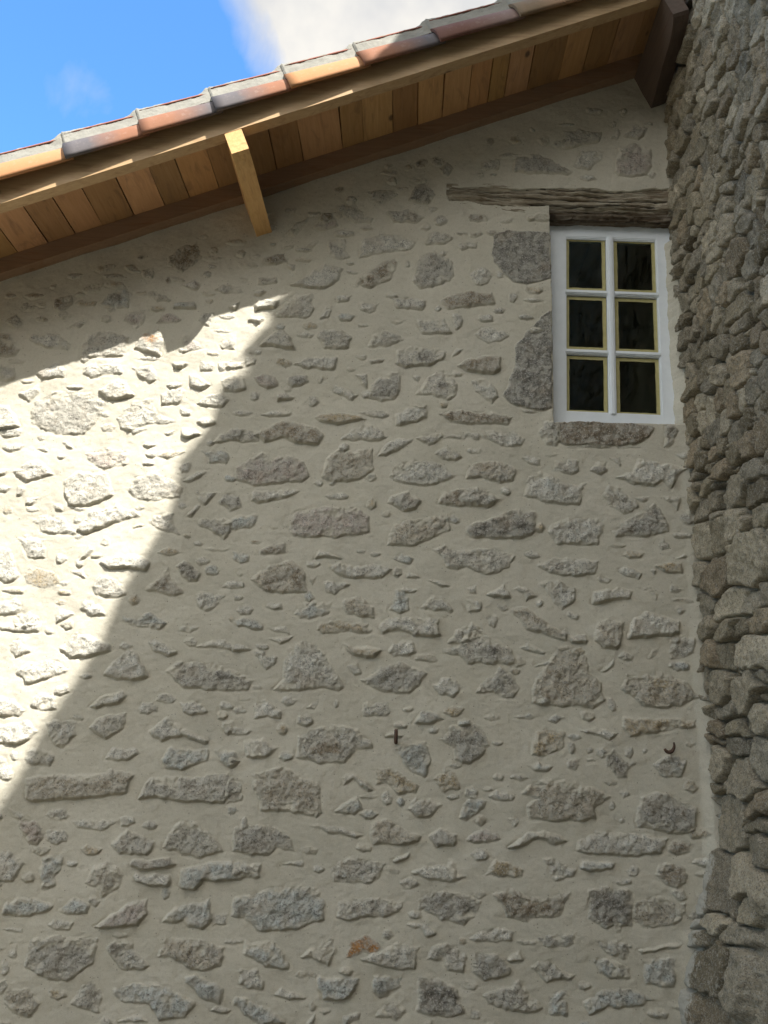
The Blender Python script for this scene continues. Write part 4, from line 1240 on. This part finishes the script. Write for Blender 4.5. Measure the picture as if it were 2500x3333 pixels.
def side_seeds():
    out = []
    for s, (ox, oy, k) in ((R1, (2100, 1500, 2.458)), (R2, (2100, 2400, 2.371))):
        for e in s.split():
            x, y, w, h = map(float, e.split(','))
            u, z = sidept(ox+x/k, oy+y/k); ua, _ = sidept(ox+(x-w/2)/k, oy+y/k); ub, _ = sidept(ox+(x+w/2)/k, oy+y/k)
            _, za = sidept(ox+x/k, oy+(y-h/2)/k); _, zb = sidept(ox+x/k, oy+(y+h/2)/k)
            out.append((u, z, max(.03, abs(ua-ub)), max(.02, abs(za-zb))))
    return out
BX = 1.52
def rubble(xs_u, zs, seeds, seedno, spacing=.12):
    """u along -y (0 at the corner), z up -> height, id tint"""
    rng = np.random.RandomState(seedno)
    U, Zg = np.meshgrid(xs_u, zs); U = U.astype(np.float32); Zg = Zg.astype(np.float32)
    S = list(seeds)
    umin, umax, zmin, zmax = xs_u[0], xs_u[-1], zs[0], zs[-1]
    z = zmin-.1
    while z < zmax+.1:
        hh = rng.uniform(.055, .15); u = umin-.1
        while u < umax+.1:
            w = rng.uniform(.07, .24); cu, cz = u+w/2, z+hh/2+rng.uniform(-.03, .03)
            if not (zmin < cz < 2.95 and -.02 < cu < .95 and len(seeds)):
                S.append((cu, cz, w, hh*rng.uniform(.75, 1.15)))
                if rng.rand() < .28: S.append((u+w, z+rng.uniform(0, hh), .045, .035))
            u += w
        z += hh
    Uw = U+.013*fbm(U, Zg, .09, 211, 4); Zw = Zg+.012*fbm(U, Zg, .08, 233, 4)
    d1 = np.full(U.shape, 9., np.float32); d2 = d1.copy(); idm = np.zeros(U.shape, np.int32)
    for k, (cu, cz, w, h) in enumerate(S):
        rr = max(w, h)*1.3+.10
        i0, i1 = np.searchsorted(xs_u, (cu-rr, cu+rr)); j0, j1 = np.searchsorted(zs, (cz-rr, cz+rr))
        if i1 <= i0 or j1 <= j0: continue
        sl = (slice(j0, j1), slice(i0, i1))
        a, b = max(w/2, .015), max(h/2, .015); an = rng.uniform(-.3, .3)
        du, dz = Uw[sl]-cu, Zw[sl]-cz
        p = (du*math.cos(an)+dz*math.sin(an))/a; q = (-du*math.sin(an)+dz*math.cos(an))/b
        dd = ((np.abs(p)**2.6+np.abs(q)**2.6)**(1/2.6)-1)*min(a, b)
        A, B = d1[sl], d2[sl]
        near = dd < A
        d2[sl] = np.where(near, A, np.minimum(B, dd)); d1[sl] = np.where(near, dd, A)
        idm[sl] = np.where(near, k, idm[sl])
    n = len(S); S = np.array(S)
    rel = rng.uniform(-.014, .020, n); ti = rng.uniform(-.16, .16, n); tj_ = rng.uniform(-.22, .22, n)
    small = np.minimum(S[:, 2], S[:, 3]) < .06; rel[small] -= .014
    e = (d2-d1)
    rough = fbm(U, Zg, .06, 311, 5, .6)
    cap = sst(.0, .020, e+.005*rough)
    gap = np.exp(-(np.maximum(e+.0015, 0)/.0085)**2)*(.75+.5*sst(-.2,.5,fbm(U, Zg, .14, 331, 2)))
    facet = np.abs(fbm(U+.3, Zg, .11, 351, 2))
    H = rel[idm]+cap*.024-.010*facet+ti[idm]*(U-S[idm, 0])+tj_[idm]*(Zg-S[idm, 1])+.0075*rough+.006*(np.abs(fbm(U, Zg, .05, 341, 3))-.3)-.075*gap
    H = H - .05*np.maximum(0, d1-.006)/.03*1.0*(d1 < .2) 
    H = np.clip(H, -.095, .10)
    tones = np.array([(.35, .33, .28), (.29, .27, .22), (.33, .31, .265), (.235, .215, .17), (.39, .37, .32), (.30, .265, .21), (.27, .26, .23)])
    T = tones[rng.randint(0, len(tones), n)]*np.array([1.02, .93, .78])*rng.uniform(.72, 1.2, (n, 1))
    return U, Zg, H, T[idm].astype(np.float32), e
ue = np.concatenate([np.arange(-.10, 1.50, .0055), np.arange(1.5, 13, .05)])
ze = np.concatenate([np.arange(0, .3, .03), np.arange(.3, 6.3, .006), np.arange(6.3, 8.75, .06)])
# seeds use u = -y
sd_ = [(-u, z, w, h) for (u, z, w, h) in side_seeds()]
U, Zg, H, T, Ed = rubble(ue, ze, sd_, 17)
# battered foot and mortar smears low in the corner
foot = .24*sst(1.45, .3, Zg)*np.exp(-np.maximum(U, 0)/.9)
lowm = sst(1.5, .9, Zg+.25*fbm(U, Zg, .3, 501, 3))*.42 + sst(.10, .02, U+.02*fbm(U, Zg, .08, 505, 3))*.5*(1-.0*Zg)
topm = sst(.42, .8, fbm(U, Zg, .35, 515, 3))*sst(4.2, 5.2, Zg)*.6
mort = np.clip(lowm+topm, 0, 1)*sst(.03, .0, H-.03)
H = np.where(mort > .38, np.maximum(H, -.030+.006*fbm(U, Zg, .05, 525, 3)), H)
Xs = BX-H-foot
P = np.stack([Xs, -U, Zg], -1)
manor = empty('rough_stone_building', (1.52, -4, 0), 'taller neighbouring building of rough unpointed granite rubble at the right edge', 'building')
rw = grid_object('wall', P, np.ones((len(ze)-1, len(ue)-1), bool), {'tint': T, 'mortar': mort}, M_dry, None)
rw.parent = manor; rw.matrix_parent_inverse = Matrix.Translation((-1.52, 4, 0))
def adopt(o, par):
    o.parent = par; o.matrix_parent_inverse = Matrix.Translation(-Vector(par.location)); return o
EZ = 8.72
bm = bmesh.new(); box(bm, 1.62, 7.5, -13, 3.3, 0, EZ-.02)
o = mesh_object('rear_wall', bm, flat_mat('far render', (.36, .33, .27), (.44, .41, .34), 2, .95), None); adopt(o, manor)
# eave of the tall building: canal tile ends on a board; its edge throws the long shadow
bm = bmesh.new()
ED = [(-3.3, 1.36), (0, 1.37), (.6, 1.39), (1.2, 1.37), (1.9, 1.41), (2.5, 1.385), (2.9, 1.41), (3.05, 1.405), (3.145, 1.358), (3.234, 1.415), (3.274, 1.379),
      (3.345, 1.362), (3.431, 1.428), (3.505, 1.360), (3.60, 1.40), (3.674, 1.397), (3.805, 1.375), (3.95, 1.43), (4.07, 1.452), (4.316, 1.465), (4.498, 1.505),
      (4.755, 1.49), (4.94, 1.505), (5.3, 1.47), (5.8, 1.49), (6.5, 1.44), (7.3, 1.47), (8.3, 1.43), (9.5, 1.46), (11, 1.43), (13, 1.45)]
ED = [(q, x+(1.0*(x-float(np.interp(q, [2.9, 3.9, 4.6, 5.2], [1.39, 1.39, 1.49, 1.49]))) if 2.9 < q < 5 else 0)) for q, x in ED]
prism(bm, [(x, -q, 0) for q, x in ED]+[(7.7, -13, 2.6), (7.7, 3.3, 2.6)], [(0, 0, EZ+.03), (0, 0, EZ+.05)])
o = mesh_object('roof', bm, M_roof, None); adopt(o, manor); roof2 = o
bm = bmesh.new(); y = 3.0; rnd = random.Random(3)
while y > -12.8:
    xe = float(np.interp(-y, [q for q, x in ED], [x for q, x in ED]))+.05
    rg = []
    for q in range(2):
        x = xe+q*.5
        rg.append([bm.verts.new((x, y+.085*math.cos(math.pi*k/8), EZ+.045+q*.13+.06*math.sin(math.pi*k/8))) for k in range(9)])
    for k in range(8): bm.faces.new([rg[0][k], rg[0][k+1], rg[1][k+1], rg[1][k]])
    bm.faces.new(rg[0][::-1]); y -= .205+rnd.uniform(-.01, .02)
o = mesh_object('eave_tiles', bm, M_roof, None); adopt(o, manor)

# ------------------------------------------------------------------ trees across the courtyard, behind the camera
M_leaf = flat_mat('tree leaves', (.035, .06, .018), (.075, .11, .035), 1.2, .6, .1, .002, .3)
M_bark = flat_mat('tree bark', (.09, .07, .05), (.16, .13, .10), 12, .95, .8, .01)
def tree(loc, h, rad, seed, label):
    rng = np.random.RandomState(seed)
    t = empty('broadleaf_tree', loc, label, 'tree', 'trees across the courtyard')
    bm = bmesh.new()
    tube(bm, [(0, 0, -.1), (.05, 0, 1), (-.05, .1, 2.4), (.1, 0, h*.6), (0, 0, h*.85)], [.28, .22, .18, .11, .04])
    cl = []
    for k in range(26):
        a = rng.uniform(0, 6.28); q = rad*rng.uniform(.25, .85); z = h*rng.uniform(.12, .95)
        q *= math.sqrt(max(.1, 1-((z/h-.5)/.62)**2)); c = (q*math.cos(a), q*math.sin(a), z); cl.append(c)
        tube(bm, [(0, 0, min(z*.7+.6, h*.7)), (c[0]*.5, c[1]*.5, z*.9+.1), c], [.07, .045, .015], 6, False)
    mesh_object('trunk', bm, M_bark, t, smooth=True)
    n = 15000; ci = rng.randint(0, len(cl), n); C = np.array(cl)[ci]
    d = rng.normal(size=(n, 3)); d /= np.linalg.norm(d, axis=1)[:, None]
    C = C+d*(rng.uniform(.2, 1, (n, 1))**.5)*rad*.36
    a = rng.normal(size=(n, 3)); a /= np.linalg.norm(a, axis=1)[:, None]; b = np.cross(a, rng.normal(size=(n, 3))); b /= np.linalg.norm(b, axis=1)[:, None]
    s = rng.uniform(.07, .13, (n, 1))
    V = np.stack([C-a*s*1.3, C-b*s*.7, C+a*s*1.3, C+b*s*.7], 1).reshape(-1, 3); V[:, 2] = np.maximum(V[:, 2], .05)
    me = bpy.data.meshes.new('crown'); me.vertices.add(4*n); me.vertices.foreach_set('co', V.astype(np.float32).ravel())
    me.loops.add(4*n); me.loops.foreach_set('vertex_index', np.arange(4*n, dtype=np.int32)); me.polygons.add(n)
    me.polygons.foreach_set('loop_start', np.arange(0, 4*n, 4, dtype=np.int32)); me.update(calc_edges=True); me.materials.append(M_leaf)
    link(bpy.data.objects.new('crown', me), t)
tree((-9.5, -11.5, 0), 8.5, 3.2, 1, 'broadleaf tree across the courtyard, far left of the row')
tree((-5.0, -12.5, 0), 9.5, 3.4, 2, 'tall broadleaf tree across the courtyard, left middle of the row')
tree((-.2, -11.8, 0), 9.0, 3.3, 3, 'broadleaf tree across the courtyard, right middle of the row')
tree((4.0, -13.0, 0), 10.0, 3.4, 4, 'tallest broadleaf tree across the courtyard, right end of the row')

# ------------------------------------------------------------------ ground
bm = bmesh.new(); n = 40
vs = [[bm.verts.new((-400+800*(i/n), -400+800*(j/n), 0)) for i in range(n+1)] for j in range(n+1)]
for j in range(n):
    for i in range(n): bm.faces.new([vs[j][i], vs[j][i+1], vs[j+1][i+1], vs[j+1][i]])
g = mesh_object('ground', bm, M_ground); g['kind'] = 'structure'
